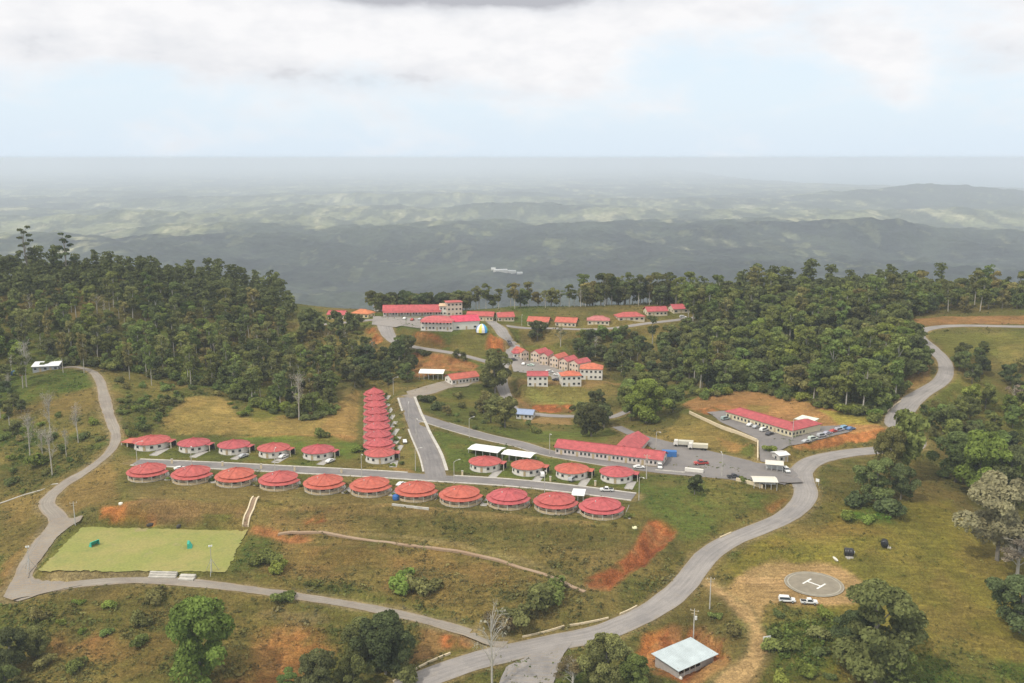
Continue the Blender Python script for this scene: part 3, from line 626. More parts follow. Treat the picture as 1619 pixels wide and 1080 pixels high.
# football field
def field():
    m, nt, p, o = newmat('turf'); t = nt.nodes.new('ShaderNodeTexCoord')
    c = mixc(nt, ramp(nt, objnoise(nt, .06, 5, .6), [(.4, 0.0), (.65, 1.0)]), (.225, .235, .055), (.275, .245, .075))
    c = mixc(nt, ramp(nt, objnoise(nt, .22, 6, .7), [(.52, 0.0), (.72, .7)]), c, (.16, .19, .05))
    c = mixc(nt, ramp(nt, objnoise(nt, .13, 7, .75), [(.57, 0.0), (.72, .75)]), c, (.31, .235, .13))
    c = mixc(nt, 1, c, ramp(nt, objnoise(nt, 1.2, 5, .7), [(.3, .8), (.7, 1.2)]), 'MULTIPLY'); nt.links.new(c, p.inputs['Base Color']); p.inputs['Roughness'].default_value = .95
    o = area('football_field', "61 905|130 834|390 840|358 906", m, 'mown yellow-green football field', 'field', rag=1.0)
field()
def helipad():
    m = plain('pad_paint', (.235, .205, .155), .9, vary=.22, scale=.35); m2 = plain('pad_white', (.70, .69, .65), .8, vary=.2); m3 = plain('pad_ring_paint', (.34, .32, .26), .9, vary=.3, scale=.5); c = at(1287, 924); z = c.z + .22
    def ring(r0, r1, zz, mat, name, par, n=72, wob=0):
        v = []; f = []
        for i in range(n):
            a = 2 * math.pi * i / n; v += [(math.cos(a) * r0, math.sin(a) * r0, zz), (math.cos(a) * r1, math.sin(a) * r1, zz)]
        for i in range(n): j = (i + 1) % n; f.append((2*i, 2*i+1, 2*j+1, 2*j))
        me = bpy.data.meshes.new(name); me.from_pydata(v, [], f); return link(name, me, [mat], par)
    e = bpy.data.objects.new('helipad', None); COL.objects.link(e); e.location = (c.x, c.y, z); e.rotation_euler[2] = R(-47)
    tag(e, 'painted helipad circle with a white H on bare earth', 'helipad', kind='structure')
    ring(0.01, 9.2, 0, m, 'pad_surface', e); ring(7.9, 8.25, .012, m3, 'pad_ring', e); ring(8.95, 9.2, .012, m3, 'pad_ring', e)
    v = []; f = []
    for (x0, x1, y0, y1) in ((-2.8, -2.2, -2.6, 2.6), (2.2, 2.8, -2.6, 2.6), (-2.2, 2.2, -.3, .3)):
        b = len(v); v += [(x0, y0, .02), (x1, y0, .02), (x1, y1, .02), (x0, y1, .02)]; f.append((b, b+1, b+2, b+3))
    me = bpy.data.meshes.new('letter_h'); me.from_pydata(v, [], f); link('letter_h', me, [m2], e)
helipad()
# ------------------------------------------------------------------ building blocks
class MB:
    def __init__(s): s.v = []; s.f = []; s.m = []
    def box(s, x0, x1, y0, y1, z0, z1, m=0):
        b = len(s.v); s.v += [(x0, y0, z0), (x1, y0, z0), (x1, y1, z0), (x0, y1, z0), (x0, y0, z1), (x1, y0, z1), (x1, y1, z1), (x0, y1, z1)]
        for q in ((0, 3, 2, 1), (4, 5, 6, 7), (0, 1, 5, 4), (1, 2, 6, 5), (2, 3, 7, 6), (3, 0, 4, 7)): s.f.append(tuple(b + k for k in q)); s.m.append(m)
        return s
    def tube(s, pts, rad, n=6, m=0, cap=True):
        b = len(s.v); pts = [Vector(p) for p in pts]
        for i, p in enumerate(pts):
            d = (pts[min(i+1, len(pts)-1)] - pts[max(i-1, 0)]).normalized(); u = d.orthogonal().normalized() if abs(d.z) < .95 else Vector((1, 0, 0)); u = (u - d * u.dot(d)).normalized(); w_ = d.cross(u)
            r = rad[i] if isinstance(rad, (list, tuple)) else rad
            for k in range(n): a = 2 * math.pi * k / n; s.v.append(tuple(p + (u * math.cos(a) + w_ * math.sin(a)) * r))
        for i in range(len(pts) - 1):
            for k in range(n): s.f.append((b + i*n + k, b + i*n + (k+1) % n, b + (i+1)*n + (k+1) % n, b + (i+1)*n + k)); s.m.append(m)
        if cap: s.f.append(tuple(b + (len(pts)-1)*n + k for k in range(n))); s.m.append(m); s.f.append(tuple(b + n - 1 - k for k in range(n))); s.m.append(m)
        return s
    def poly(s, pts, m=0): b = len(s.v); s.v += [tuple(p) for p in pts]; s.f.append(tuple(range(b, b + len(pts)))); s.m.append(m); return s
    def ringed(s, rings, m=0, cap0=True, cap1=True):
        b = len(s.v); n = len(rings[0])
        for r in rings: s.v += [tuple(p) for p in r]
        for i in range(len(rings) - 1):
            for k in range(n): s.f.append((b + i*n + k, b + i*n + (k+1) % n, b + (i+1)*n + (k+1) % n, b + (i+1)*n + k)); s.m.append(m)
        if cap0: s.f.append(tuple(b + n - 1 - k for k in range(n))); s.m.append(m)
        if cap1: s.f.append(tuple(b + (len(rings)-1)*n + k for k in range(n))); s.m.append(m)
        return s
    def build(s, name, mats, parent=None, loc=None, smooth=False):
        me = bpy.data.meshes.new(name); me.from_pydata(s.v, [], s.f)
        mats = mats if isinstance(mats, (list, tuple)) else [mats]
        o = link(name, me, mats, parent, smooth); me.polygons.foreach_set('material_index', s.m); me.update()
        if loc: o.location = loc
        return o
def thing(name, loc, label, cat, rot=0, group=None):
    e = bpy.data.objects.new(name, None); COL.objects.link(e); e.location = loc; e.rotation_euler[2] = rot; e.empty_display_size = .3
    return tag(e, label, cat, group)
def dup(o, loc=None, rot=None, label=None, group=None, parent=None, scale=None, color=None):
    c = o.copy(); COL.objects.link(c)
    if parent: c.parent = parent
    if loc is not None: c.location = loc
    if rot is not None: c.rotation_euler = (0, 0, rot)
    if scale is not None: c.scale = scale
    if label: c['label'] = label
    if group: c['group'] = group
    for ch in o.children:
        k = dup(ch, parent=c)
        if color is not None and k.color[3] > .99 and (k.get('tint') is not None): k.color = (*color, 1)
    return c
def tint(o, c): o.color = (*c, 1); o['tint'] = 1; return o
def ring_pts(n, r, z, sx=1, sy=1, ph=0, a0=0, a1=2*math.pi): return [(math.cos(a0 + (a1 - a0) * (k + ph) / n) * r * sx, math.sin(a0 + (a1 - a0) * (k + ph) / n) * r * sy, z) for k in range(n)]

M['roof'] = plain('painted_roof', (.42, .06, .05), .6, vary=.36, scale=.55, useobj=True, spec=.35)
M['white'] = plain('white_paint', (.66, .63, .57), .7, vary=.10)
M['cream'] = plain('cream_paint', (.60, .50, .34), .75, vary=.12)
M['tanwall'] = plain('tan_paint', (.46, .36, .22), .8, vary=.15)
M['paint'] = plain('tinted_paint', (.6, .6, .6), .7, vary=.12, useobj=True)
M['glass'] = plain('dark_glass', (.035, .04, .045), .25, vary=.2, spec=.6)
M['dark'] = plain('dark_opening', (.03, .027, .025), .8)  # near-black colour standing in for the shade in open fronts
M['post'] = plain('pale_post', (.58, .53, .43), .7)
M['sheet'] = plain('white_sheet', (.78, .78, .76), .5, vary=.06)
M['zinc'] = plain('zinc_sheet', (.50, .56, .57), .42, metal=.25, vary=.16, scale=.3)
M['blockwall'] = plain('block_wall', (.36, .33, .30), .9, vary=.15, scale=1.2)
M['steel'] = plain('galvanised_steel', (.48, .48, .46), .5, metal=.4)
M['lampgrey'] = plain('lamp_grey', (.55, .54, .50), .5)
M['tyre'] = plain('tyre', (.02, .02, .02), .9)
M['carpaint'] = plain('car_paint', (.7, .7, .7), .3, vary=.03, useobj=True, spec=.6)
M['black_plastic'] = plain('black_plastic', (.018, .018, .02), .35, spec=.5)
M['tin'] = plain('tin_vent', (.30, .29, .28), .5)
M['hedge'] = plain('hedge_leaf', (.07, .10, .03), .9)
M['netgreen'] = plain('green_net', (.05, .42, .30), .8)
M['wood'] = plain('wood', (.42, .33, .2), .8)
REDS = [(.395, .083, .072), (.42, .100, .065), (.40, .08, .082), (.37, .073, .077), (.43, .108, .070)]

# ------------------------------------------------------------------ round houses
def round_house(kind, label, group):
    """low round house under a shallow faceted cone; the front ones have a lower skirt roof over a veranda (towards -y)"""
    t = thing('round_house', (0, 0, 0), label, 'house', 0, group); n = 16
    ver = kind == 'veranda'
    MB().ringed([ring_pts(n, 8.0 if ver else 7.1, -1.8), ring_pts(n, 8.0 if ver else 7.1, .18)]).build('floor_slab', M['concrete'], t)
    rw = 6.3 if ver else 6.9
    MB().ringed([ring_pts(n, rw, .18), ring_pts(n, rw, 3.0 if not ver else 3.3)]).build('wall', M['white'] if not ver else M['cream'], t)
    zr = 3.0 if not ver else 3.35; R1 = 7.55 if not ver else 6.95; ap = 2.0 if not ver else 2.15
    ro = MB().ringed([ring_pts(n, R1, zr - .12), ring_pts(n, R1 + .12, zr), ring_pts(n, R1 + .1, zr + .08), ring_pts(n, .5, zr + ap), ring_pts(n, .1, zr + ap + .1)])
    for k in range(8): q = R(45 * k + 22.5 * (k % 1)); ro.tube([(math.cos(q) * (R1 + .08), math.sin(q) * (R1 + .08), zr + .08), (math.cos(q) * .4, math.sin(q) * .4, zr + ap + .06)], .13, 4)
    ro = ro.build('roof', M['roof'], t); tint(ro, REDS[0])
    MB().ringed([ring_pts(8, .38, zr + ap - .1), ring_pts(8, .42, zr + ap + .32), ring_pts(8, .1, zr + ap + .5)]).build('roof_cap', M['roof'], ro); tint(ro.children[0], REDS[0])
    if ver:
        k = 11; a0, a1 = R(172), R(368)
        ins = [(math.cos(a0 + (a1 - a0) * i / k) * 6.5, math.sin(a0 + (a1 - a0) * i / k) * 6.5, 3.1) for i in range(k + 1)]
        outr = [(math.cos(a0 + (a1 - a0) * i / k) * 8.35, math.sin(a0 + (a1 - a0) * i / k) * 8.35, 2.45) for i in range(k + 1)]
        b = MB()
        for i in range(k):
            b.poly([outr[i], outr[i+1], ins[i+1], ins[i]]); dn = lambda p: (p[0], p[1], p[2] - .14)
            b.poly([dn(ins[i]), dn(ins[i+1]), dn(outr[i+1]), dn(outr[i])]); b.poly([dn(outr[i]), dn(outr[i+1]), outr[i+1], outr[i]])
        tint(b.build('veranda_roof', M['roof'], t), REDS[0])
        for i in range(8):
            a = R(178) + R(184) * i / 7; MB().box(-.14, .14, -.14, .14, 0, 2.34).build('post', M['post'], t, (math.cos(a) * 7.75, math.sin(a) * 7.75, .18))
        b = MB(); m_ = 14
        for i in range(m_):
            a, c = R(182) + R(176) * i / m_, R(182) + R(176) * (i + 1) / m_
            p = [(math.cos(q) * r, math.sin(q) * r) for q in (a, c) for r in (7.62, 7.84)]
            b.ringed([[(p[0][0], p[0][1], z), (p[1][0], p[1][1], z), (p[3][0], p[3][1], z), (p[2][0], p[2][1], z)] for z in (.18, .85)])
        b.build('veranda_wall', M['tanwall'], t)
        MB().box(8.45, 10.9, -3.5, 9.6, -.5, .09).box(8.45, 8.6, -3.5, 9.6, .09, .3).build('driveway', M['concrete'], t)
        for a in (205, 235, 262, 290, 320): MB().box(-.75, .75, -.06, .06, .9 if a != 262 else .1, 2.3, 0).build('window' if a != 262 else 'door', M['glass'] if a != 262 else M['wood'], t, (math.cos(R(a)) * 6.27, math.sin(R(a)) * 6.27, .18)).rotation_euler[2] = R(a + 90)
        MB().box(-1.0, 1.0, -.12, .12, .4, 2.5).box(-1.1, 1.1, -.1, .1, 2.5, 2.62).build('side_window_wall', M['sheet'], t, (6.15, 1.9, .3)).rotation_euler[2] = R(112)
        tint(MB().tube([(-1.8, -2.3, 4.3), (-1.8, -2.3, 5.2)], .16, 6).build('vent_pipe', M['lampgrey'], t), (.6, .6, .6))
    else:
        for a in (196, 222, 248, 300, 326): 
            wdw = MB().box(-.6, .6, -.05, .05, 0, 1.05).build('window', M['glass'], t, (math.cos(R(a)) * 6.86, math.sin(R(a)) * 6.86, 1.15)); wdw.rotation_euler[2] = R(a + 90)
            MB().box(-.7, .7, -.08, .08, -.1, -.01).build('sill', M['white'], wdw)
        MB().box(-.5, .5, -.07, .07, 0, 2.1).build('door', M['wood'], t, (math.cos(R(275)) * 6.86, math.sin(R(275)) * 6.86, .2)).rotation_euler[2] = R(5)
        # carport on the far right side
        tint(MB().box(5.6, 9.4, -1.2, 3.4, 2.72, 2.86).build('porch_roof', M['roof'], t), REDS[0])
        for (x, y) in ((9.2, -1.0), (9.2, 3.2)): MB().box(x - .14, x + .14, y - .14, y + .14, 0, 2.72).build('post', M['post'], t)
        MB().box(6.8, 9.3, 3.0, 3.2, 0, 2.1).build('porch_wall', M['dark'], t)  # near-black sheet, shade painted in under the carport roof
        # driveway slab to the street in front
        MB().box(5.4, 8.9, -11.5, -1.4, -.5, .10).box(5.4, 5.55, -11.5, -1.4, .10, .3).build('driveway', M['concrete'], t)
    return t
FR = [(235, 757), (305, 761), (374, 765), (443, 770), (514, 776), (587, 780), (659, 787), (729, 795), (804, 799), (879, 806), (951, 814)]
ordn = ['first', 'second', 'third', 'fourth', 'fifth', 'sixth', 'seventh', 'eighth', 'ninth', 'tenth', 'eleventh']
street_dir = lambda px, py: (lambda d: math.atan2(d.y, d.x))(at(px + 25, py + 3) - at(px - 25, py - 2))
pv = round_house('veranda', '', 'front row of round houses'); used = False
extra = {0: 'its west end by the hillside track', 3: 'just above the pale stairs', 6: 'with the blue tank beside its veranda', 9: 'beside the white carport', 10: 'at its east end above the red cut'}
FZ = []
for i, (px, py) in enumerate(FR):
    p = at(px, py - 4) + Vector((0, 0, random.uniform(-.12, .12))); lb = f"round house with two-tier red roof, {ordn[i]} from the west in the front row" + (', ' + extra[i] if i in extra else '')
    lb = ' '.join(lb.split()[:16]); col = REDS[[0, 0, 1, 0, 1, 1, 1, 1, 2, 0, 2][i]]
    rot = street_dir(px, py) + (.10 if i < 3 else 0)
    if i == 0: pv.location = p; pv.rotation_euler[2] = rot; pv['label'] = lb; o = pv
    else: o = dup(pv, p, rot, lb, None, None, (1, 1, 1), col)
    FZ.append(p)
for ch in pv.children:
    if ch.get('tint') and ch.name.startswith(('roof', 'veranda_roof')): ch.color = (*REDS[0], 1)
BR = [(240, 706, 1.06), (307, 710, .92), (370, 713, .92), (433, 718, .92), (503, 721, .92), (767, 740, .90), (834, 746, .90), (904, 752, .92), (975, 757, .92)]
pb = round_house('plain', '', 'back row of round houses')
blab = ['long-roofed round house with white posts, at the west end of the back row', 'round house with white walls, second from the west in the back row', 'round white-walled house in the middle of the five west back-row houses', 'round white-walled house with a white car in its drive, fourth in back row',
        'round white-walled house alone on the lawn, east end of the five back-row houses', 'round house below the first white canopy, next to the grassy corner', 'round house with a white car parked at its side, below the second canopy',
        'round house before the long red block, between two other round houses', 'round house at the street end, east of all back-row houses']
for i, (px, py, s) in enumerate(BR):
    p = at(px, py); rot = street_dir(px, py); col = REDS[[4, 3, 3, 0, 3, 0, 1, 1, 2][i]]
    if i == 0: pb.location = p; pb.rotation_euler[2] = rot + .12; pb.scale = (s, s, 1); pb['label'] = blab[0]
    else: dup(pb, p, rot, blab[i], None, None, (s, s, 1), col)
# long roof wing and white posts of the west-end house
def west_wing():
    t = pb
    tint(MB().ringed([[(-11.2, -4.5, 2.72), (-5.5, -5.2, 2.72), (-5.0, 2, 2.72), (-10.5, 1.5, 2.72)], [(-11.2, -4.5, 2.9), (-5.5, -5.2, 2.95), (-5.0, 2, 3.2), (-10.5, 1.5, 2.95)]]).build('wing_roof', M['roof'], t), REDS[4])
    for (x, y) in ((-10.9, -4.2), (-10.4, 1.2), (-8.2, -4.5)): MB().box(x - .16, x + .16, y - .16, y + .16, -.3, 2.72).build('post', M['post'], t)
west_wing()
# column of packed houses along the avenue (they stand gable to gable, porches towards the avenue)
a, b = at(601, 727), at(592, 630); NC = 9
clab = ['lowest round house of the packed column, standing at the street corner'] + [f"round house in the packed column by the avenue, {ordn[k]} up from the street corner" for k in range(1, NC - 1)] + ['topmost round house of the packed column, under the trees']
for k in range(NC):
    f = k / (NC - 1); p = a.lerp(b, f); p.z = float(H(p.x, p.y)); s = .88 - .18 * f
    dup(pb if k == 0 else pv, p, (R(2) if k == 0 else R(-4)), clab[k], 'column of round houses beside the avenue', None, (s, s, 1.06), REDS[[0, 2, 3, 2, 3, 3, 2, 3, 2][k]])
    if k == 0:
        for ch in bpy.context.scene.objects:
            pass
# the west wing belongs to one house only: drop its copies
for o in list(scene.objects):
    if o.name.startswith('wing_roof') and o.parent is not pb: bpy.data.objects.remove(o)
for o in list(scene.objects):
    if o.name.startswith('post') and o.parent and o.parent is not pb and o.parent.name.startswith('round_house') and o.data and any(v.co.x < -8 for v in o.data.vertices): bpy.data.objects.remove(o)

# ------------------------------------------------------------------ rectangular buildings
def block(name, label, cat, A, B, depth, h=2.9, rh=1.8, kind='gable', wallc=(.60, .52, .38), roofc=REDS[0], roofm='roof', nwin=6, storeys=1, group=None, over=.6, doors=1, zb=None, wallm='paint', side=2, porch=0):
    a, b = at(*A), at(*B); d = b - a; L = math.hypot(d.x, d.y); rot = math.atan2(d.y, d.x)
    z = min(a.z, b.z) if zb is None else zb
    z = max(z, float(H((a.x + b.x) / 2, (a.y + b.y) / 2)) - .5)
    t = thing(name, (a.x + d.x / 2, a.y + d.y / 2, z), label, cat, rot, group); X0, X1 = -L / 2, L / 2; hh = h * storeys
    m = MB().box(X0, X1, 0, depth, -3, hh)
    if kind == 'gable':
        for x, s in ((X0, 1), (X1, -1)):
            m.poly([(x, 0, hh), (x, depth / 2, hh + rh * depth / (depth + 2 * over)), (x, depth, hh)][::s] if s == 1 else [(x, depth, hh), (x, depth / 2, hh + rh * depth / (depth + 2 * over)), (x, 0, hh)])
    wl = m.build('wall', M[wallm], t); tint(wl, wallc)
    e, c = over, .16; zl = hh - .02
    if kind == 'gable':
        P = [(-e, zl), (depth / 2, zl + rh), (depth + e, zl)]
        m = MB().ringed([[(x, P[0][0], P[0][1]), (x, P[1][0], P[1][1]), (x, P[2][0], P[2][1]), (x, P[2][0], P[2][1] + c), (x, P[1][0], P[1][1] + c), (x, P[0][0], P[0][1] + c)] for x in (X1 + e, X0 - e)])
    elif kind == 'cross':
        m = MB().ringed([[(X0 - .2, y, zl), (0, y, zl + rh), (X1 + .2, y, zl), (X1 + .2, y, zl + c), (0, y, zl + rh + c), (X0 - .2, y, zl + c)] for y in (-e, depth + e)]); wl2 = MB().poly([(X0, 0, hh), (X1, 0, hh), (0, 0, hh + rh * .93)]).poly([(X1, depth, hh), (X0, depth, hh), (0, depth, hh + rh * .93)]).build('gable_wall', M[wallm], t); tint(wl2, wallc)
    elif kind == 'hip':
        r = min(depth / 2, L / 2 - .2); m = MB().ringed([[(X0 - e, -e, zl), (X1 + e, -e, zl), (X1 + e, depth + e, zl), (X0 - e, depth + e, zl)], [(X0 - e, -e, zl + c), (X1 + e, -e, zl + c), (X1 + e, depth + e, zl + c), (X0 - e, depth + e, zl + c)],
            [(X0 + r, depth / 2 - .05, zl + rh), (X1 - r, depth / 2 - .05, zl + rh), (X1 - r, depth / 2 + .05, zl + rh), (X0 + r, depth / 2 + .05, zl + rh)]])
    else:   # lean-to
        m = MB().ringed([[(x, -e, zl), (x, depth + e, zl + rh), (x, depth + e, zl + rh + c), (x, -e, zl + c)] for x in (X1 + e, X0 - e)])
    ro = m.build('roof', M[roofm], t); tint(ro, roofc)
    if kind not in ('lean', 'cross'): MB().box(X0 + (1 if kind == 'gable' else min(depth/2, L/2-.2)) - 1, X1 - (1 if kind == 'gable' else min(depth/2, L/2-.2)) + 1, depth / 2 - .18, depth / 2 + .18, zl + rh + c * (kind == 'gable') - .05, zl + rh + .07 + c * (kind == 'gable')).build('ridge_cap', M[roofm], ro).color = (*[q * .8 for q in roofc], 1)
    wd = L / max(nwin, 1) * .48; dr = nwin // 2
    for s in range(storeys):
        for k in range(nwin):
            x = X0 + L * (k + .5) / nwin
            if s == 0 and doors and k % max(2, nwin // doors) == 1:
                MB().box(x - .5, x + .5, -.09, .05, 0, 2.15).build('door', M['wood'], t); continue
            ww_ = min(wd, 1.7) / 2; wn = MB().box(x - ww_, x + ww_, -.05, .05, s * h + 1.0, s * h + 2.15).build('window', M['glass'], t)
            MB().box(x - ww_ - .1, x + ww_ + .1, -.12, .0, s * h + .9, s * h + .99).build('sill', M['white'], wn)
        for xs, sg in ((X0, -1), (X1, 1)):
            for k in range(side):
                y = depth * (k + .5) / side; MB().box(xs - .05, xs + .05, y - .5, y + .5, s * h + 1.0, s * h + 2.1).build('window', M['glass'], t)
    if porch:
        tint(MB().ringed([[(x, -porch - .3, zl - .55), (x, -.62, zl - .22), (x, -.62, zl - .1), (x, -porch - .3, zl - .43)] for x in (X1, X0)]).build('porch_roof', M[roofm], t), roofc)
        n = max(3, int(L / 4))
        for k in range(n): x = X0 + .3 + (L - .6) * k / (n - 1); MB().box(x - .1, x + .1, -porch - .1, -porch + .1, -1, zl - .5).build('post', M['post'], t)
        MB().box(X0, X1, -porch - .3, -.01, -1.5, .08).build('porch_floor', M['concrete'], t)
    return t, L
CREAM, WHT, PEACH = (.60, .52, .38), (.66, .63, .57), (.60, .42, .27)
t, L = block('long_block', 'very long one-storey block with red gable roof and cross wing', 'building', (878, 718), (1046, 738), 9, 3.0, 2.4, nwin=26, doors=6, wallc=(.56, .50, .46), roofc=REDS[2], side=2, porch=0)
# cross wing of the same block
tint(MB().box(L * .02, L * .02 + 9.5, 9, 27, -2, 3.0).build('wing_wall', M['paint'], t), (.6, .5, .45))
xw = L * .02 - .7; ww = 10.9; zl = 2.98
tint(MB().ringed([[(xw, y, zl), (xw + ww / 2, y, zl + 2.9), (xw + ww, y, zl), (xw + ww, y, zl + .16), (xw + ww / 2, y, zl + 3.06), (xw, y, zl + .16)] for y in (4.4, 27.6)]).build('wing_roof', M['roof'], t), REDS[2])
t, L = block('office_block', 'long red-roofed office with cream walls on the parking terrace', 'building', (1148, 661), (1252, 692), 9, 3.2, 2.2, 'hip', nwin=18, doors=3, wallc=(.62, .55, .38), roofc=REDS[3], side=4)
tint(MB().box(L / 2 - 9, L / 2, 9.01, 19, -2, 3.2).build('wing_wall', M['paint'], t), (.62, .55, .38))
tint(MB().ringed([[(L/2 - 9.6, y, 3.19), (L/2 - 4.5, y if y < 19 else y - 4, 5.0), (L/2 + .6, y, 3.19), (L/2 + .6, y, 3.33), (L/2 - 4.5, y if y < 19 else y - 4, 5.15), (L/2 - 9.6, y, 3.33)] for y in (5, 19.7)]).build('wing_roof', M['roof'], t), REDS[3])
block('annex', 'small pale green flat-roofed annex behind the parking-terrace office', 'building', (1258, 672), (1281, 677), 6, 2.8, .5, 'lean', nwin=3, wallc=(.60, .60, .45), roofc=(.62, .68, .58), roofm='paint', side=1)
# hilltop town
block('town_house', 'small red-roofed house at the far west end of the hilltop town', 'house', (518, 504), (544, 505), 9, 3, 2.2, 'gable', nwin=4, wallc=CREAM, roofc=REDS[2])
block('town_house', 'orange-roofed house beside the dark round tree in the hilltop town', 'house', (556, 502), (582, 503), 9, 3, 2.6, 'hip', nwin=4, wallc=(.62, .52, .30), roofc=(.50, .17, .07))
block('kiosk', 'tiny pink-roofed kiosk west of the long hilltop block', 'kiosk', (592, 492), (602, 492), 5, 3, 2.2, 'hip', nwin=2, wallc=WHT, roofc=(.52, .28, .26), side=1)
block('school_block', 'long red-roofed block with porch at the top of the hilltop town', 'building', (606, 500), (697, 499), 11, 3.4, 3.4, 'gable', nwin=20, doors=5, wallc=WHT, roofc=REDS[2], porch=3)
block('tower_block', 'three-storey cream block with red-trimmed top in the hilltop town', 'building', (707, 500), (731, 499), 8, 3.1, 1.0, 'hip', nwin=4, storeys=3, wallc=(.62, .50, .42), roofc=REDS[0], doors=1)
block('stair_block', 'narrow two-storey white stair block between long block and tower block', 'building', (695, 499), (706, 499), 7, 3.3, .7, 'lean', nwin=2, storeys=2, wallc=WHT, roofc=PEACH, roofm='paint', doors=0, side=1)
block('civic_building', 'large two-storey building with pillars and red roof on the hilltop', 'building', (666, 522), (716, 523), 13, 3.0, 2.4, 'hip', nwin=9, storeys=2, wallc=WHT, roofc=(.45, .10, .10), doors=3, porch=2.5)
block('civic_hall', 'plain hall with bright red roof beside the pillared hilltop building', 'building', (717, 522), (758, 520), 14, 5.2, 2.8, 'gable', nwin=3, wallc=WHT, roofc=(.52, .05, .09), doors=1)
block('town_row_house', 'long low red-roofed block behind the striped tent', 'building', (738, 507), (779, 508), 9, 3.2, 2.4, 'gable', nwin=8, doors=2, wallc=CREAM, roofc=REDS[0])
for A, B, k, lb, c in (((788, 508), (813, 508), 'gable', 'small red-roofed house just east of the striped tent', 0), ((834, 515), (866, 516), 'gable', 'orange-red-roofed house, west one of the close pair above the bank', 4), ((878, 516), (910, 517), 'gable', 'orange-red-roofed house, east one of the close pair above the bank', 4),
                       ((929, 514), (963, 515), 'hip', 'dull pink-roofed house beside the ridge road, west of the cream one', 5), ((978, 507), (1019, 509), 'hip', 'wide cream house with hipped red roof along the ridge road', 0), ((1024, 500), (1055, 499), 'gable', 'red-roofed house second from the wood end of ridge road', 3), ((1065, 496), (1104, 494), 'gable', 'red-roofed house closest to the big wood on the ridge road', 3)):
    block('ridge_house', lb, 'house', A, B, 9, 3, 2.6, k, nwin=5, wallc=CREAM, roofc=REDS[c] if c < 5 else (.42, .14, .13), group='houses along the ridge road')
# two-storey row houses and duplexes
RH = [((824, 570), (836, 571)), ((839, 572), (852, 574)), ((853, 577), (866, 578)), ((869, 580), (882, 582)), ((884, 585), (897, 587)), ((900, 588), (914, 591))]
for i, (A, B) in enumerate(RH):
    tt, LL = block('row_house', f"two-storey row house with pink-red roof, {ordn[i]} from the west in the stepped row", 'house', A, B, 11, 2.8, 1.9, 'cross', nwin=3, storeys=2, wallc=(.62, .50, .40), roofc=REDS[i % 3 + 1], group='stepped row of two-storey houses', side=2, over=.35)
block('row_house', 'low red-roofed house at the entrance of the row-house court', 'house', (812, 566), (824, 567), 7, 3, 1.8, 'hip', nwin=2, wallc=WHT, roofc=REDS[3], side=1)
block('duplex', 'two-storey white duplex standing alone at the south-west of the court', 'house', (834, 611), (866, 612), 8, 3.0, 1.8, 'gable', nwin=4, storeys=2, wallc=WHT, roofc=REDS[3], over=.4)
block('duplex', 'two-storey white duplex with orange-red roof in the middle of the court front', 'house', (888, 611), (919, 611), 8, 3.0, 2.0, 'hip', nwin=4, storeys=2, wallc=WHT, roofc=(.50, .13, .07), over=.4)
block('duplex', 'largest two-storey white house at the east end of the court', 'house', (917, 600), (952, 601), 10, 3.0, 2.6, 'hip', nwin=5, storeys=2, wallc=WHT, roofc=(.50, .14, .075), over=.4)
# other buildings
block('clinic', 'single red-roofed house with white trim beside the white tent', 'building', (715, 609), (757, 603), 9, 3.0, 2.2, 'gable', nwin=8, doors=2, wallc=WHT, roofc=REDS[1])
block('hill_shed', 'white-roofed open shed on the grassy hill in front of the tall wood', 'shed', (52, 590), (92, 584), 8, 2.9, .9, 'lean', nwin=5, wallc=(.34, .35, .36), roofc=(.70, .71, .72), roofm='paint', doors=2)
block('roadside_shed', 'long shed with blue-grey roof below the two-storey court', 'shed', (816, 662), (841, 664), 8, 2.6, 1.6, 'gable', nwin=4, wallc=(.55, .55, .52), roofc=(.27, .33, .46), roofm='paint')
def tin_shed():
    p = at(1080, 1062); A = plane(1160 - 0, 0, 0)
    # footprint corners at ground: near corner, right corner, left corner
    n_, r_, l_ = [Vector((*plane(px, py, z), z)) for px, py, z in ((1072, 1072, -8), (1128, 1047, -8), (1036, 1050, -8))]
    d = r_ - n_; L = math.hypot(d.x, d.y); rot = math.atan2(d.y, d.x); dl = l_ - n_; D = math.hypot(dl.x, dl.y); D = min(max(D, 8), 14)
    t = thing('tin_shed', (n_.x, n_.y, -8), 'shed with pale metal roof and dark open front in the red cut', 'shed', rot)
    MB().box(0, L, D - .2, D, -1, 2.9).box(0, .2, 0, D - .2, -1, 2.8).box(L * .62, L, 0, .2, -1, 2.6).box(L - .2, L, .2, D - .2, -1, 2.8).build('wall', M['blockwall'], t)
    MB().box(.2, L * .62, 2.6, 2.7, -.4, 2.5).build('dark_interior', M['dark'], t)  # dark panel put in for the shade behind the open front
    MB().box(.2, L * .62, 0, .15, -.4, .8).build('low_wall', M['blockwall'], t)
    for k in range(5): x = .1 + L * .62 * k / 4; MB().box(x, x + .16, -.05, .12, -.3, 2.55).build('post', M['post'], t)
    b = MB(); nn = 26
    b.ringed([[(-.9, -1.0, 2.62), (L + .9, -1.0, 2.62), (L + .9, D + .8, 3.15), (-.9, D + .8, 3.15)], [(-.9, -1.0, 2.72), (L + .9, -1.0, 2.72), (L + .9, D + .8, 3.25), (-.9, D + .8, 3.25)]])
    for k in range(nn): x = -.8 + (L + 1.6) * k / (nn - 1); b.ringed([[(x - .05, -1, 2.70), (x + .05, -1, 2.70), (x + .05, D + .8, 3.23), (x - .05, D + .8, 3.23)], [(x - .03, -1, 2.79), (x + .03, -1, 2.79), (x + .03, D + .8, 3.32), (x - .03, D + .8, 3.32)]])
    b.build('roof', M['zinc'], t)
tin_shed()
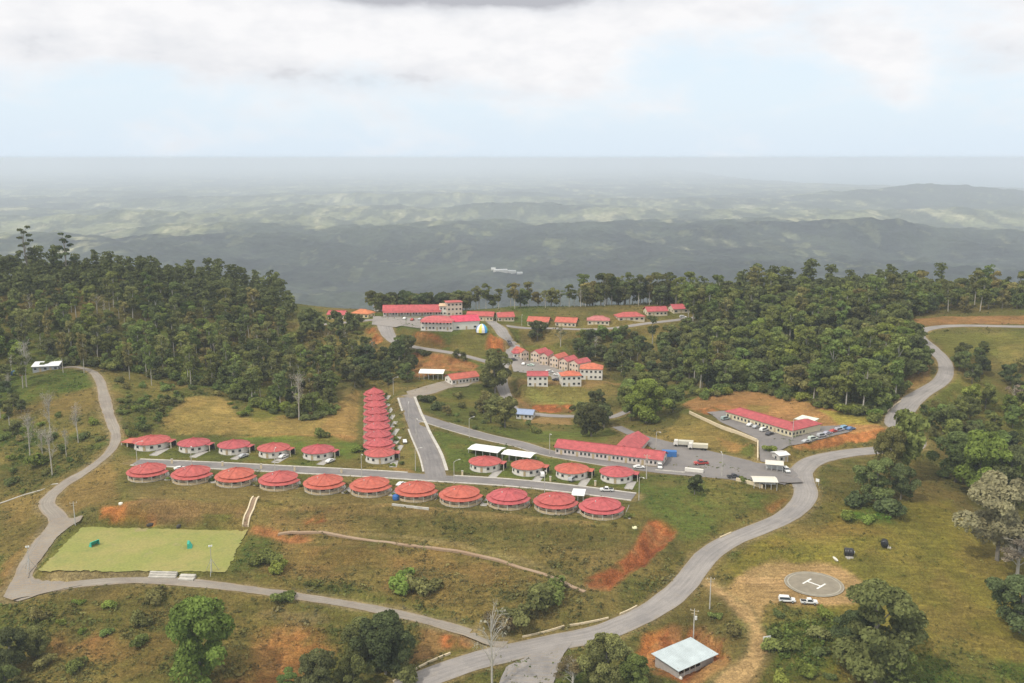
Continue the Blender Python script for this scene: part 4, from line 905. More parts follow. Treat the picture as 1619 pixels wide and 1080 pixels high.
def canopy(A, B, depth, h, label, name='canopy', rh=.5, roofc=(.76, .76, .74), wall=False, posts=5, group=None, cat='canopy'):
    a, b = at(*A), at(*B); d = b - a; L = math.hypot(d.x, d.y); t = thing(name, ((a.x + b.x) / 2, (a.y + b.y) / 2, min(a.z, b.z)), label, cat, math.atan2(d.y, d.x), group)
    m = MB().ringed([[(x, -.4, h), (x, depth / 2, h + rh), (x, depth + .4, h), (x, depth + .4, h + .14), (x, depth / 2, h + rh + .14), (x, -.4, h + .14)] for x in (L / 2 + .4, -L / 2 - .4)])
    tint(m.build('roof', M['paint'], t), roofc)
    for k in range(posts):
        for y in (0, depth): x = -L / 2 + L * k / (posts - 1); MB().box(x - .11, x + .11, y - .11, y + .11, -1.5, h + .02).build('post', M['steel'], t)
    if wall: tint(MB().box(-L / 2, L / 2, depth * .45, depth * .5, -1, h).build('back_wall', M['paint'], t), (.5, .5, .48))
    return t
canopy((741, 716), (786, 727), 7.5, 3.0, 'long white canopy beside the road, west one of the pair', group='white canopies by the road')
canopy((794, 728), (838, 734), 6.5, 2.8, 'long white canopy beside the road, east one of the pair', group='white canopies by the road')
t = canopy((1192, 772), (1228, 776), 6, 3.4, 'cream-roofed shelter beside the estate gate, nearest the grass slope', roofc=(.62, .59, .50), wall=True, cat='shelter', name='gate_shelter')
t = canopy((1211, 744), (1237, 748), 5, 3.2, 'cream roof over the gate booths in the middle of the entrance', roofc=(.64, .60, .52), wall=True, posts=4, cat='shelter', name='gate_shelter')
block('gate_house', 'small white-roofed guard hut behind the entrance roof', 'hut', (1232, 730), (1246, 730), 5, 3.0, .7, 'gable', nwin=2, wallc=(.5, .47, .43), roofc=(.66, .64, .62), roofm='paint', side=1)
canopy((905, 793), (922, 794), 6.5, 2.5, 'white carport between the tenth and eleventh front-row round houses', name='carport', cat='carport', rh=.2, posts=3)
t = canopy((663, 600), (700, 601), 10, 3.6, 'long white event tent on bare red ground', name='white_tent', rh=1.2, cat='tent', posts=6)
# ------------------------------------------------------------------ tanks, tents and small things
def water_tank(px, py, rot, s, label):
    p = at(px, py); t = thing('water_tank', p, label, 'water tank', rot, 'black water tanks on the meadow')
    b = MB(); prof = [(1.0, 0), (1.25, .15), (1.27, .8), (1.22, .85), (1.27, .9), (1.27, 1.6), (1.22, 1.65), (1.27, 1.7), (1.27, 2.3), (1.1, 2.6), (.4, 2.85), (.35, 2.95)]
    b.ringed([[(z * s - 1.4 * s, math.cos(2 * math.pi * k / 20) * r * s, math.sin(2 * math.pi * k / 20) * r * s + 1.27 * s) for k in range(20)] for r, z in prof]).build('tank_body', M['black_plastic'], t, smooth=True)
    MB().tube([(1.5 * s, 0, 1.27 * s), (1.62 * s, 0, 1.27 * s)], .42 * s, 12).build('lid', M['lampgrey'], t)
    MB().box(-1.2, 1.3, -1.5, -1.0, -.3, .25).box(-.9, .2, -2.2, -1.6, -.3, .12).build('support_block', M['pale_concrete'], t)
water_tank(1342, 879, R(-12), 1.12, 'black water tank lying on the meadow, the one closer to the helipad'); water_tank(1398, 864, R(70), 1.0, 'black water tank lying on the meadow, higher up from the helipad')
p = at(626, 790)
MB().ringed([ring_pts(14, r, z) for r, z in ((1.2, 0), (1.3, .3), (1.3, 1.4), (1.1, 1.8), (.3, 2.0))]).build('blue_tank', tint_m := plain('blue_plastic', (.03, .12, .35), .5), None, tuple(p), True)
tag(bpy.data.objects['blue_tank'], 'blue round water tank beside the seventh front-row house', 'water tank')
def striped_tent(px, py):
    p = at(px, py); t = thing('striped_tent', p, 'big striped dome tent in white, blue and yellow beside the hilltop hall', 'tent')
    cols = [(.06, .22, .62), (.75, .74, .70), (.70, .62, .08), (.75, .74, .70), (.10, .36, .75), (.10, .42, .2)]; n = 12
    for k in range(n):
        a0, a1 = 2 * math.pi * k / n, 2 * math.pi * (k + 1) / n; prof = [(3.7, -.5), (3.7, 1.2), (3.1, 2.9), (1.9, 4.1), (.15, 4.8)]
        b = MB()
        for (r0, z0), (r1, z1) in zip(prof, prof[1:]): b.poly([(math.cos(a0)*r0, math.sin(a0)*r0, z0), (math.cos(a1)*r0, math.sin(a1)*r0, z0), (math.cos(a1)*r1, math.sin(a1)*r1, z1), (math.cos(a0)*r1, math.sin(a0)*r1, z1)])
        tint(b.build('panel', M['paint'], t), cols[k % 6])
striped_tent(762, 524)
def goal(px, py, label, rot):
    p = at(px, py); t = thing('football_goal', p, label, 'football goal', rot, 'green goals on the field')
    MB().tube([(-1.6, 0, 0), (-1.6, 0, 2)], .09).tube([(1.6, 0, 0), (1.6, 0, 2)], .09).tube([(-1.65, 0, 2), (1.65, 0, 2)], .09).build('goal_frame', M['netgreen'], t)
    b = MB().poly([(-1.6, .1, 2), (1.6, .1, 2), (1.6, .6, 1.9), (-1.6, .6, 1.9)]).poly([(-1.6, .6, 1.9), (1.6, .6, 1.9), (1.6, 1.6, 0.02), (-1.6, 1.6, 0.02)]).poly([(-1.6, .1, 2), (-1.6, .6, 1.9), (-1.6, 1.6, .02), (-1.6, .1, .02)]).poly([(1.6, .1, 2), (1.6, .6, 1.9), (1.6, 1.6, .02), (1.6, .1, .02)])
    b.build('net', M['netgreen'], t)
goal(151, 864, 'green goal lying towards the gravel track end of the field', R(60)); goal(297, 866, 'green goal towards the floodlight tripod end of the field', R(-75))
def stairs():
    a, b = at(405, 787), at(388, 833); d = b - a; L = math.hypot(d.x, d.y); n = 30; rot = math.atan2(d.y, d.x); t = thing('concrete_stairs', a, 'pale straight stairs running down the bank to the football field', 'stairs', rot)
    f = np.linspace(0, 1, n); z = H(a.x + d.x * f, a.y + d.y * f) - a.z; z = np.maximum(z, np.linspace(0, b.z - a.z, n)); m = MB()
    for k in range(n - 1): m.box(L * f[k], L * f[k + 1], -.75, .75, z[k] - 1.5, z[k] + .2)
    m.build('steps', M['dirt'], t)
    for s in (-1, 1): MB().ringed([[(L * f[k], s * 1.05 - .25, z[k] - 1.5), (L * f[k], s * 1.05 + .25, z[k] - 1.5), (L * f[k], s * 1.05 + .25, z[k] + .7), (L * f[k], s * 1.05 - .25, z[k] + .7)] for k in range(n)]).build('side_wall', M['cream'], t)
stairs()
def bench(A, B, d, n, label):
    a, b = at(*A), at(*B); q = b - a; L = math.hypot(q.x, q.y); t = thing('bleachers', a, label, 'bleachers', math.atan2(q.y, q.x)); m = MB()
    for k in range(n): m.box(0, L, k * d / n, (k + 1) * d / n, -.8, .5 * (k + 1))
    m.build('seat_steps', M['pale_concrete'], t); return t
bench((234, 914), (277, 915), 2.2, 3, 'pale concrete spectator steps along the near side of the field'); bench((281, 918), (305, 919), 3, 2, 'lower pale concrete block east of the spectator steps')
for k, (px, py, lb) in enumerate(((731, 752, 'at the grassy corner'), (870, 761, 'between the second and third east back-row houses'), (941, 768, 'between the third and fourth east back-row houses'), (272, 733, 'by the west-end back-row house'), (352, 737, 'by the middle back-row house'), (413, 741, 'between the third and fourth back-row houses'), (466, 745, 'beside the fourth back-row drive'), (540, 748, 'beside the fifth back-row drive'))):
    t = thing('meter_pillar', at(px, py), 'cream meter pillar on the street verge ' + lb, 'pillar', 0, 'cream pillars along the street'); MB().box(-.35, .35, -.3, .3, -.5, 1.9).build('body', M['cream'], t); MB().box(-.45, .45, -.4, .4, 1.901, 2.05).build('cap', M['pale_concrete'], t)
# poles
def pole_mesh(h, r=.14): return MB().tube([(0, 0, -.8), (0, 0, h)], [r * 1.3, r * .7], 7)
def lamp(label, h=9, arm=2.2):
    t = thing('street_lamp', (0, 0, 0), label, 'street lamp', 0, 'street lamps of the estate'); pole_mesh(h, .13).build('pole', M['pale_concrete'], t)
    MB().tube([(0, 0, h - .2), (arm * .5, 0, h + .35), (arm, 0, h + .45)], .07, 5).build('arm', M['lampgrey'], t)
    MB().ringed([[(arm - .1, -.18, h + .38), (arm + .8, -.2, h + .38), (arm + .8, .2, h + .38), (arm - .1, .18, h + .38)], [(arm, -.14, h + .6), (arm + .7, -.1, h + .58), (arm + .7, .1, h + .58), (arm, .14, h + .6)]]).build('lamp_head', M['lampgrey'], t); return t
LAMPS = [(303, 739, 'beside the west part of the street'), (435, 746, 'between the fourth front-row house and the street'), (572, 752, 'on the street before the sixth front-row house'), (657, 744, 'at the avenue corner by the bare lawn'), (718, 765, 'on the street below the grassy corner'), (861, 779, 'by the street before the teal-marked stretch'),
         (1010, 791, 'at the east end of the street'), (646, 668, 'on the avenue beside the upper packed houses'), (658, 692, 'on the avenue beside the middle packed houses'), (622, 624, 'at the top of the packed column'), (742, 692, 'beside the link road above the first canopy'), (869, 718, 'just west of the long red block'),
         (1037, 715, 'behind the east end of the long red block'), (1141, 754, 'in the middle of the estate yard'), (1253, 694, 'at the corner of the parking-terrace office'), (217, 733, 'at the west end of the street by the white posts'), (785, 512, 'by the hilltop road junction'), (825, 515, 'before the first ridge house')]
for i, (px, py, lb) in enumerate(LAMPS):
    lab = 'white street lamp ' + lb; p = at(px, py)
    if i == 0: L0 = lamp(lab); L0.location = p; L0.rotation_euler[2] = R(-60)
    else: dup(L0, p, R([-60, 90, -70, 20, 35, -80][i % 6]), lab, None, None, (1, 1, 1 if py > 600 else .8))
def power_pole(px, py, h, label, trafo=False):
    t = thing('power_pole', at(px, py), label, 'power pole', R(random.uniform(-30, 30)), 'power poles'); pole_mesh(h, .17).build('pole', M['pale_concrete'], t)
    MB().box(-1.3, 1.3, -.07, .07, h - .7, h - .55).box(-.9, .9, -.07, .07, h - 1.6, h - 1.47).build('crossarm', M['wood'], t)
    for x in (-1.1, 0, 1.1): MB().tube([(x, 0, h - .54), (x, 0, h - .2)], .08, 6).build('insulator', M['lampgrey'], t)
    if trafo: MB().ringed([ring_pts(10, .36, h - 3.3), ring_pts(10, .38, h - 2.3), ring_pts(10, .2, h - 2.15)]).build('transformer', M['lampgrey'], t).location.x = .55
power_pole(1096, 1017, 11, 'power pole with transformer behind the tin-roofed shed', True); power_pole(1122, 963, 10.5, 'power pole on the green slope beside the helipad track')
power_pole(119, 830, 9, 'lone pole at the corner of the gravel apron above the field')
power_pole(1022, 757, 10, 'power pole beside the red car yard wall'); power_pole(1201, 612, 9, 'pole at the wood edge behind the orange terrace')
def tripod(px, py, h, label):
    t = thing('floodlight_mast', at(px, py), label, 'floodlight mast', 0.3, 'tripod floodlight masts by the field'); pole_mesh(h, .1).build('pole', M['steel'], t)
    for a in (20, 140, 260): MB().tube([(math.cos(R(a)) * 2.6, math.sin(R(a)) * 2.6, -.3), (0, 0, h * .52)], .08, 5).build('leg', M['steel'], t)
    for s in (-.35, .35): MB().box(s - .25, s + .25, -.12, .12, h - .1, h + .42).build('lamp', M['sheet'], t)
tripod(335, 905, 9, 'tripod floodlight mast near the east end of the field'); tripod(47, 903, 8.5, 'tripod floodlight mast beside the gravel track at the field corner')
def signboard(px, py, label, w_=2.4, h=1.6, z=1.0, rot=0.0):
    t = thing('signboard', at(px, py), label, 'sign', rot); MB().box(-w_/2, w_/2, -.05, .05, z, z + h).build('board', M['sheet'], t)
    for x in (-w_/2 + .2, w_/2 - .2): MB().box(x - .06, x + .06, .06, .16, -.5, z + h - .1).build('post', M['steel'], t)
signboard(1212, 1019, 'blank white board beside the dirt track below the helipad', rot=R(15)); signboard(1292, 768, 'small white roadside board at the bend opposite the gate', 1.4, 1.2, 1.6, R(-40))
def drum(px, py, c, label, cat='tarp', s=1.0):
    p = at(px, py); o = MB().ringed([[(x * s, y * s, z * s) for x, y, z in ring_pts(8, r, z)] for r, z in ((1.5, -.2), (1.7, .6), (1.4, 1.5), (.5, 2.1))]).build('covered_heap', M['paint'], None, tuple(p)); tint(o, c); tag(o, label, cat)
drum(22, 592, (.05, .12, .22), 'dark blue tarpaulin heap beside the hill shed'); drum(34, 593, (.5, .16, .05), 'orange tarpaulin heap between the blue one and the hill shed', s=.8)
def stone(px, py, c, label, cat, sx=1.5, sy=.8, h=.7):
    o = MB().ringed([[(x * sx, y * sy, z) for x, y, z in ring_pts(9, r * random.uniform(.95, 1.05), z)] for r, z in ((.9, -.3), (1, .2 * h), (.85, .75 * h), (.3, h))]).build('rock', M['paint'], None, tuple(at(px, py))); o.rotation_euler[2] = random.random() * 3; tint(o, c); tag(o, label, cat)
stone(1411, 960, (.7, .7, .66), 'white pile beside the large tree on the meadow', 'rubble', 1.2, 1); stone(1003, 826 + 9, (.7, .66, .4), 'pale block on the grass corner by the last front-row house', 'block', 1, 1)
stone(1076, 1073, (.65, .62, .56), 'white bag on the ground in front of the tin-roofed shed', 'sack', .6, .5); stone(238, 830, (.05, .045, .04), 'dark boulder at the foot of the orange soil bank', 'boulder'); stone(283, 832, (.06, .055, .045), 'dark boulder on the upper touchline of the field', 'boulder')
stone(1320, 883, (.6, .58, .5), 'pale rubble strip between the helipad and the water tanks', 'rubble', 2.2, .5, .3); stone(191, 797, (.7, .68, .6), 'white rubble at the west end of the front-row path', 'rubble', .9, .7)
# walls, kerbs
def wall_line(name, s, w_, h, mat, label, cat='wall', kind=None, step=3, lift=0):
    p = wpoly(s); c = spline(p, step); t = np.gradient(c, axis=0); t /= np.linalg.norm(t, axis=1)[:, None]; n = np.c_[-t[:, 1], t[:, 0]]; z = np.maximum(H(c[:, 0], c[:, 1]), np.maximum(H(c[:, 0] + n[:, 0] * w_/2, c[:, 1] + n[:, 1] * w_/2), H(c[:, 0] - n[:, 0] * w_/2, c[:, 1] - n[:, 1] * w_/2))) + lift
    rg = [[(x - nx * w_/2, y - ny * w_/2, zz - .6), (x + nx * w_/2, y + ny * w_/2, zz - .6), (x + nx * w_/2, y + ny * w_/2, zz + h), (x - nx * w_/2, y - ny * w_/2, zz + h)] for (x, y), (nx, ny), zz in zip(c, n, z)]
    o = MB().ringed(rg).build(name, mat); tag(o, label, cat, kind=kind); return o
def side_strip(name, key, side, off, w_, h, mat, label, cat, f0=0, f1=1, kind='structure'):
    r = ROADS[key]; i0, i1 = int(f0 * (len(r.c) - 1)), int(f1 * (len(r.c) - 1)) + 1
    c = r.c[i0:i1] + r.n[i0:i1] * (side * (r.w[i0:i1] / 2 + off + w_ / 2))[:, None]; n = r.n[i0:i1]; z = H(c[:, 0], c[:, 1])
    rg = [[(x - nx * w_/2, y - ny * w_/2, zz - .4), (x + nx * w_/2, y + ny * w_/2, zz - .4), (x + nx * w_/2, y + ny * w_/2, zz + h), (x - nx * w_/2, y - ny * w_/2, zz + h)] for (x, y), (nx, ny), zz in zip(c, n, z)]
    o = MB().ringed(rg).build(name, mat); tag(o, label, cat, kind=kind); return o
side_strip('pavement', 'street', -1, .02, .9, .22, M['pale_concrete'], 'pale pavement on the front-row side of the street', 'pavement')
side_strip('pavement', 'street', 1, .02, .9, .22, M['pale_concrete'], 'pale pavement along the west back-row lawns', 'pavement', 0, .56)
side_strip('pavement', 'street', 1, .02, .9, .22, M['pale_concrete'], 'pale pavement along the east back-row houses', 'pavement', .655, 1)
side_strip('pavement', 'avenue', -1, .02, 1.3, .22, M['pale_concrete'], 'pale pavement between the packed houses and the avenue', 'pavement', .09, 1)
side_strip('pavement', 'avenue', 1, .02, .7, .22, M['pale_concrete'], 'pale kerb strip along the grassy corner', 'pavement', .1, .58)
side_strip('pavement', 'avenue', 1, .02, .9, .22, M['pale_concrete'], 'pale kerb strip beside the upper avenue', 'pavement', .82, 1)
side_strip('kerb', 'link', -1, .02, .3, .18, M['pale_concrete'], 'pale kerb on the canopy side of the link road', 'kerb', .05, .62)
side_strip('kerb', 'link', 1, .02, .25, .18, M['pale_concrete'], 'pale kerb on the grass side of the link road', 'kerb', .12, .5)
wall_line('retaining_wall', "1036 744|1060 746|1083 748", .4, .5, M['pale_concrete'], 'low pale wall along the lower edge of the estate yard')
wall_line('retaining_wall', "1083 745|1112 748", 1.3, 1.5, M['white'], 'white and yellow parapet on the lower edge of the yard')
wall_line('boundary_wall', "1090 654|1120 668|1160 684|1197 699", .5, 1.3, M['cream'], 'cream boundary wall descending beside the parking terrace', step=4); wall_line('boundary_wall', "1198 700|1198 728", .5, 1.2, M['cream'], 'short cream wall beside the parking entrance')
wall_line('boundary_wall', "1164 760|1180 764|1206 772", .6, 1.2, M['cream'], 'low cream wall in front of the gate shelter'); wall_line('retaining_wall', "620 799|678 806", .5, .7, M['pale_concrete'], 'low wall below the yard of the seventh front-row house')
wall_line('guard_kerb', "622 1079|648 1064|680 1047|712 1034", .4, .55, M['cream'], 'cream guard kerb along the lowest bend of the main road', 'kerb')
for i, (s, lb) in enumerate((("826 1008|858 1001|892 991", 'west'), ("900 990|935 984|962 978", 'middle'), ("980 972|996 965|1007 959", 'east'))): wall_line('guard_kerb', s, .35, .5, M['cream'], f'cream guard kerb under the brown slope, {lb} piece', 'kerb')
wall_line('guard_kerb', "1402 652|1412 643|1424 635", .35, .6, M['cream'], 'cream guard kerb on the hairpin road below the wood', 'kerb'); wall_line('guard_kerb', "1138 851|1156 843", .35, .5, M['cream'], 'short cream guard kerb halfway along the main road', 'kerb')
wall_line('drain_channel', "0 796|40 782|92 765", .7, .15, M['pale_concrete'], 'pale concrete drain running down to the gravel track', 'drain', 'structure')
wall_line('drain_channel', "440 846|540 848|640 862|760 880|850 905|925 936", 1.4, .12, M['dirt'], 'pale worn path crossing the brown slope', 'path', 'structure')
# ------------------------------------------------------------------ vehicles
def car_proto(kind):
    t = thing('parked_car', (0, 0, 0), '', 'car'); b = MB()
    prof = {'suv': [(-2.3, .45), (-2.35, .95), (-2.15, 1.7), (-1.9, 1.78), (.5, 1.76), (1.15, 1.12), (2.2, .98), (2.35, .5)], 'pickup': [(-2.6, .5), (-2.6, 1.02), (-.7, 1.04), (-.62, 1.72), (.6, 1.74), (1.25, 1.15), (2.4, 1.02), (2.55, .5)],
            'sedan': [(-2.2, .42), (-2.25, .92), (-1.6, 1.02), (-1.0, 1.42), (.4, 1.43), (1.1, 1.0), (2.1, .84), (2.2, .42)]}[kind]
    def w(z): return .90 if z < 1.05 else .76
    b.ringed([[(x, -w(z), z) for x, z in prof], [(x, w(z), z) for x, z in prof]]); body = b.build('body', M['carpaint'], t); tint(body, (.7, .7, .68))
    mx = [i for i, q in enumerate(prof) if q[1] > 1.35]; x0, x1 = prof[mx[0]][0], prof[mx[-1]][0]; zt = prof[mx[-1]][1]
    xf = prof[mx[-1] + 1][0]; zf = prof[mx[-1] + 1][1]
    for s in (-1, 1): MB().poly([(x0 - .0, s * .905, 1.05), (xf - .15, s * .905, 1.05), (x1 - .02, s * .80, zt - .1), (x0 + .12, s * .80, zt - .1)][::s]).build('side_window', M['glass'], t)
    MB().poly([(xf + .02, -.8, zf + .03), (xf + .02, .8, zf + .03), (x1 + .05, .68, zt - .04), (x1 + .05, -.68, zt - .04)]).build('windscreen', M['glass'], t)
    for x in (-1.45, 1.5):
        for s in (-1, 1):
            wh = MB().tube([(x, s * .72, .36), (x, s * .95, .36)], .37, 12).build('wheel', M['tyre'], t); MB().tube([(x, s * .951, .36), (x, s * .965, .36)], .2, 8).build('rim', M['steel'], wh)
    for s in (-1, 1): MB().box(2.2 if kind != 'pickup' else 2.42, 2.36 if kind != 'pickup' else 2.56, s * .72 - .16, s * .72 + .16, .68, .86).build('headlight', M['sheet'], t)
    if kind == 'pickup': MB().box(-2.45, -.85, -.72, .72, .98, 1.055).build('cargo_bed', M['tyre'], t)
    return t
PROTO = {k: car_proto(k) for k in ('suv', 'pickup', 'sedan')}; PUSED = set()
W_, S_, D_, RD, BL = (.72, .72, .70), (.42, .43, .44), (.05, .05, .06), (.42, .05, .04), (.06, .12, .3)
def car(kind, px, py, deg, col, label, group=None, s=1.0):
    p = at(px, py); p.z += .12
    if kind not in PUSED:
        PUSED.add(kind); o = PROTO[kind]; o.location = p; o.rotation_euler[2] = R(deg); o['label'] = label; o.scale = (s, s, s)
        for ch in o.children:
            if ch.get('tint'): ch.color = (*col, 1)
    else: o = dup(PROTO[kind], p, R(deg), label, None, None, (s, s, s), col)
    if group: o['group'] = group
    elif 'group' in o.keys(): del o['group']
    return o
car('suv', 1244, 952, -8, W_, 'white van with dark windows at the edge of the helipad clearing', s=1.08); car('pickup', 1279, 955, -6, W_, 'white pickup with open bed behind the white van at the helipad')
car('pickup', 959, 777, 176, W_, 'white pickup driving on the street near its east end'); car('suv', 857, 753, 95, W_, 'white car parked beside the second east back-row house'); car('suv', 1243, 746, -85, W_, 'white car leaving through the estate gate')
car('suv', 1043, 740, -95, W_, 'white car at the east end of the long red block'); car('pickup', 1108, 735, 185, RD, 'red pickup alone in the estate yard', s=1.15)
car('sedan', 996, 757, 60, D_, 'dark car in the drive of the easternmost back-row house'); car('sedan', 448, 724, 60, W_, 'white sedan in the drive of the fourth back-row house'); car('sedan', 522, 731, 60, W_, 'white sedan in the drive of the fifth back-row house')
car('sedan', 284, 743, 25, W_, 'white sedan between the first and second front-row houses'); car('sedan', 634, 768, 60, W_, 'white sedan between the sixth and seventh front-row houses'); car('sedan', 640, 700, 100, W_, 'white sedan in the garden beside the lower packed houses'); car('suv', 905, 760, 60, S_, 'silver car on the drive of the house before the long red block'); car('suv', 1232, 741, -95, S_, 'silver car waiting under the gate roof'); car('pickup', 1160, 756, 10, D_, 'dark pickup on the estate yard near the gate'); car('sedan', 775, 741, 60, D_, 'dark sedan in the drive of the house nearest the grassy corner'); car('sedan', 1010, 741, 0, W_, 'white sedan in front of the long red block')
car('sedan', 385, 723, 55, S_, 'silver car in the drive of the third back-row house')
g1 = 'cars parked in front of the terrace office'
car('suv', 1147, 664, 30, (.30, .38, .36), 'grey-green car at the far end of the terrace office', g1); car('sedan', 1187, 674, 35, W_, 'white car before the office, farther one of the pale pair', g1); car('sedan', 1196, 677, 35, S_, 'silver car before the office, next to the white one', g1)
car('suv', 1208, 682, 35, W_, 'white car before the office, next to the black one', g1); car('sedan', 1217, 688, 38, D_, 'black car before the office, closest to the building corner', g1)
g2 = 'row of cars at the edge of the parking terrace'
for i, (px, py, c, k, lb) in enumerate(((1275, 700, S_, 'sedan', 'silver car at the near end of the row on the parking terrace'), (1285, 696, (.5, .56, .5), 'suv', 'pale green-grey car second from the near end of the parked row'), (1299, 691, S_, 'suv', 'silver car third from the near end of the parked row'), (1308, 687, (.35, .35, .42), 'sedan', 'bluish grey car in the middle of the parked row'),
        (1318, 684, RD, 'sedan', 'red car in the parked row on the terrace'), (1327, 682, (.4, .4, .46), 'suv', 'grey car just beyond the red one in the parked row'), (1336, 679, (.25, .42, .55), 'suv', 'light blue car near the far end of the parked row'), (1345, 680, (.12, .22, .42), 'sedan', 'dark blue car at the far end of the parked row'))):
    car(k, px, py, 28, c, lb, g2)
g3 = 'cars in the court of the row houses'
for px, py, c, k, lb in ((812, 571, D_, 'suv', 'black car at the entrance of the row-house court'), (828, 577, W_, 'sedan', 'white car in the court, closest to the low entrance house'), (839, 579, (.45, .55, .48), 'sedan', 'pale green car in the middle of the row-house court'), (869, 590, W_, 'suv', 'white car between the stepped row and the lone duplex'),
        (881, 594, W_, 'sedan', 'white car behind the middle duplex'), (889, 598, S_, 'suv', 'silver car squeezed beside the middle duplex'), (879, 602, D_, 'sedan', 'dark car at the inner end of the row-house court')):
    car(k, px, py, random.choice([20, 160, 75]), c, lb, g3)
car('suv', 805, 543, -60, D_, 'black car climbing the pale road to the hilltop town'); car('suv', 1080, 503, 0, W_, 'white car on the ridge road before the last house'); car('sedan', 560, 507, 10, W_, 'white car between the two westernmost hilltop houses')
for px, py, c, lb in ((640, 505, W_, 'white car west of the school porch'), (652, 507, RD, 'red car before the school porch'), (664, 506, S_, 'silver car before the middle of the school block'), (680, 508, W_, 'white car near the pillared building on the hilltop yard')): car('sedan', px, py, 80, c, lb, 'cars in the hilltop yard')
def truck(px, py, deg, label, tcol, proto=None):
    if proto: return dup(proto, at(px, py) + Vector((0, 0, .12)), R(deg), label, None, None, None, tcol)
    t = thing('tipper_truck', at(px, py) + Vector((0, 0, .12)), label, 'truck', R(deg), 'pale trucks behind the long red block')
    MB().ringed([[(2.2, y, .7), (4.1, y, .7), (4.15, y, 1.6), (3.8, y, 2.7), (2.2, y, 2.75)] for y in (-1.15, 1.15)]).build('cab', M['white'], t)
    MB().box(3.95, 4.1, -.95, .95, 1.7, 2.4).build('windscreen', M['glass'], t); MB().box(-4.2, 2.1, -.5, .5, .6, .95).build('chassis', M['tyre'], t)
    b = MB(); b.ringed([[(-4.2, -1.2, 1.0), (2.0, -1.2, 1.0), (2.0, 1.2, 1.0), (-4.2, 1.2, 1.0)], [(-4.3, -1.25, 2.6), (2.05, -1.25, 2.6), (2.05, 1.25, 2.6), (-4.3, 1.25, 2.6)]]); tint(b.build('tipper_body', M['paint'], t), tcol)
    for x in (-3.2, -1.9, 3.1):
        for s in (-1, 1): MB().tube([(x, s * .85, .5), (x, s * 1.22, .5)], .52, 12).build('wheel', M['tyre'], t)
    return t
t0 = truck(1080, 706, 168, 'pale tipper truck behind the long red block, west one of two', (.52, .50, .42)); truck(1103, 711, 168, 'pale tipper truck behind the long red block, east one of two', (.56, .52, .40), t0)
t = thing('shipping_container', at(1058, 722), 'blue container at the east end of the long red block', 'container', R(-8)); b = MB().box(-3, 3, -1.25, 1.25, .05, 2.6)
for k in range(16): x = -2.85 + 5.7 * k / 15; b.box(x - .07, x + .07, -1.29, -1.25, .2, 2.45)
tint(b.build('box_body', M['paint'], t), (.05, .17, .42)); tint(MB().box(3.001, 3.06, -1.1, 1.1, .2, 2.45).build('door', M['paint'], t), (.04, .14, .36))

# ------------------------------------------------------------------ trees
def leafmat():
    m = bpy.data.materials.new('leaves'); m.use_nodes = True; nt = m.node_tree; nt.nodes.clear(); o = nt.nodes.new('ShaderNodeOutputMaterial')
    oi = nt.nodes.new('ShaderNodeObjectInfo'); a = N(nt, 'ShaderNodeAttribute', attribute_name='leafv')
    c = mixc(nt, 1, oi.outputs['Color'], ramp(nt, a.outputs['Fac'], [(0, .5), (.5, 1.0), (1, 1.75)]), 'MULTIPLY')
    c = mixc(nt, ramp(nt, a.outputs['Fac'], [(.75, 0.0), (1, .35)]), c, (.20, .21, .06))
    d = nt.nodes.new('ShaderNodeBsdfDiffuse'); tr = nt.nodes.new('ShaderNodeBsdfTranslucent'); mx = nt.nodes.new('ShaderNodeMixShader'); mx.inputs[0].default_value = .38
    nt.links.new(c, d.inputs[0]); nt.links.new(c, tr.inputs[0]); nt.links.new(d.outputs[0], mx.inputs[1]); nt.links.new(tr.outputs[0], mx.inputs[2]); nt.links.new(mx.outputs[0], o.inputs[0]); return m
M['leaf'] = leafmat(); M['bark'] = plain('bark', (.20, .175, .14), .9, vary=.25, scale=1.5); M['pale_bark'] = plain('pale_bark', (.40, .37, .31), .9, vary=.2, scale=1.5)
def leaf_arrays(lobes, n, size, rs, flat=.0, fill=.62):
    """leaf-clump quads over the upper shells of many lobes (x, y, z, rx, rz)"""
    L = np.array(lobes); wgt = L[:, 3] ** 2; k = rs.choice(len(L), n, p=wgt / wgt.sum()); c = L[k]
    d = rs.normal(size=(n, 3)); d /= np.linalg.norm(d, axis=1)[:, None]; d[:, 2] = np.where((d[:, 2] < -.25) & (rs.random(n) < .7), -d[:, 2], d[:, 2])
    rad = fill + (1.06 - fill) * rs.random(n) ** .5
    P = c[:, :3] + d * np.c_[c[:, 3], c[:, 3], c[:, 4]] * rad[:, None]
    nr = d * .75 + rs.normal(size=(n, 3)) * .55; nr[:, 2] += .35; nr /= np.linalg.norm(nr, axis=1)[:, None]
    u = np.cross(nr, rs.normal(size=(n, 3))); u /= np.linalg.norm(u, axis=1)[:, None]; v = np.cross(nr, u)
    s = size * (.6 + .8 * rs.random(n))[:, None]; e = (.55 + .5 * rs.random(n))[:, None]
    V = np.stack([P - u * s - v * s * e * .6, P + u * s * .9 - v * s * e, P + u * s + v * s * e * .7 + nr * s * .25, P - u * s * .8 + v * s * e], 1)
    lv = np.clip(.5 + (rs.random(len(L)) - .5)[k] * .45 + (rs.random(n) - .5) * .5, 0, 1)
    return V.reshape(-1, 3), np.repeat(lv, 4)
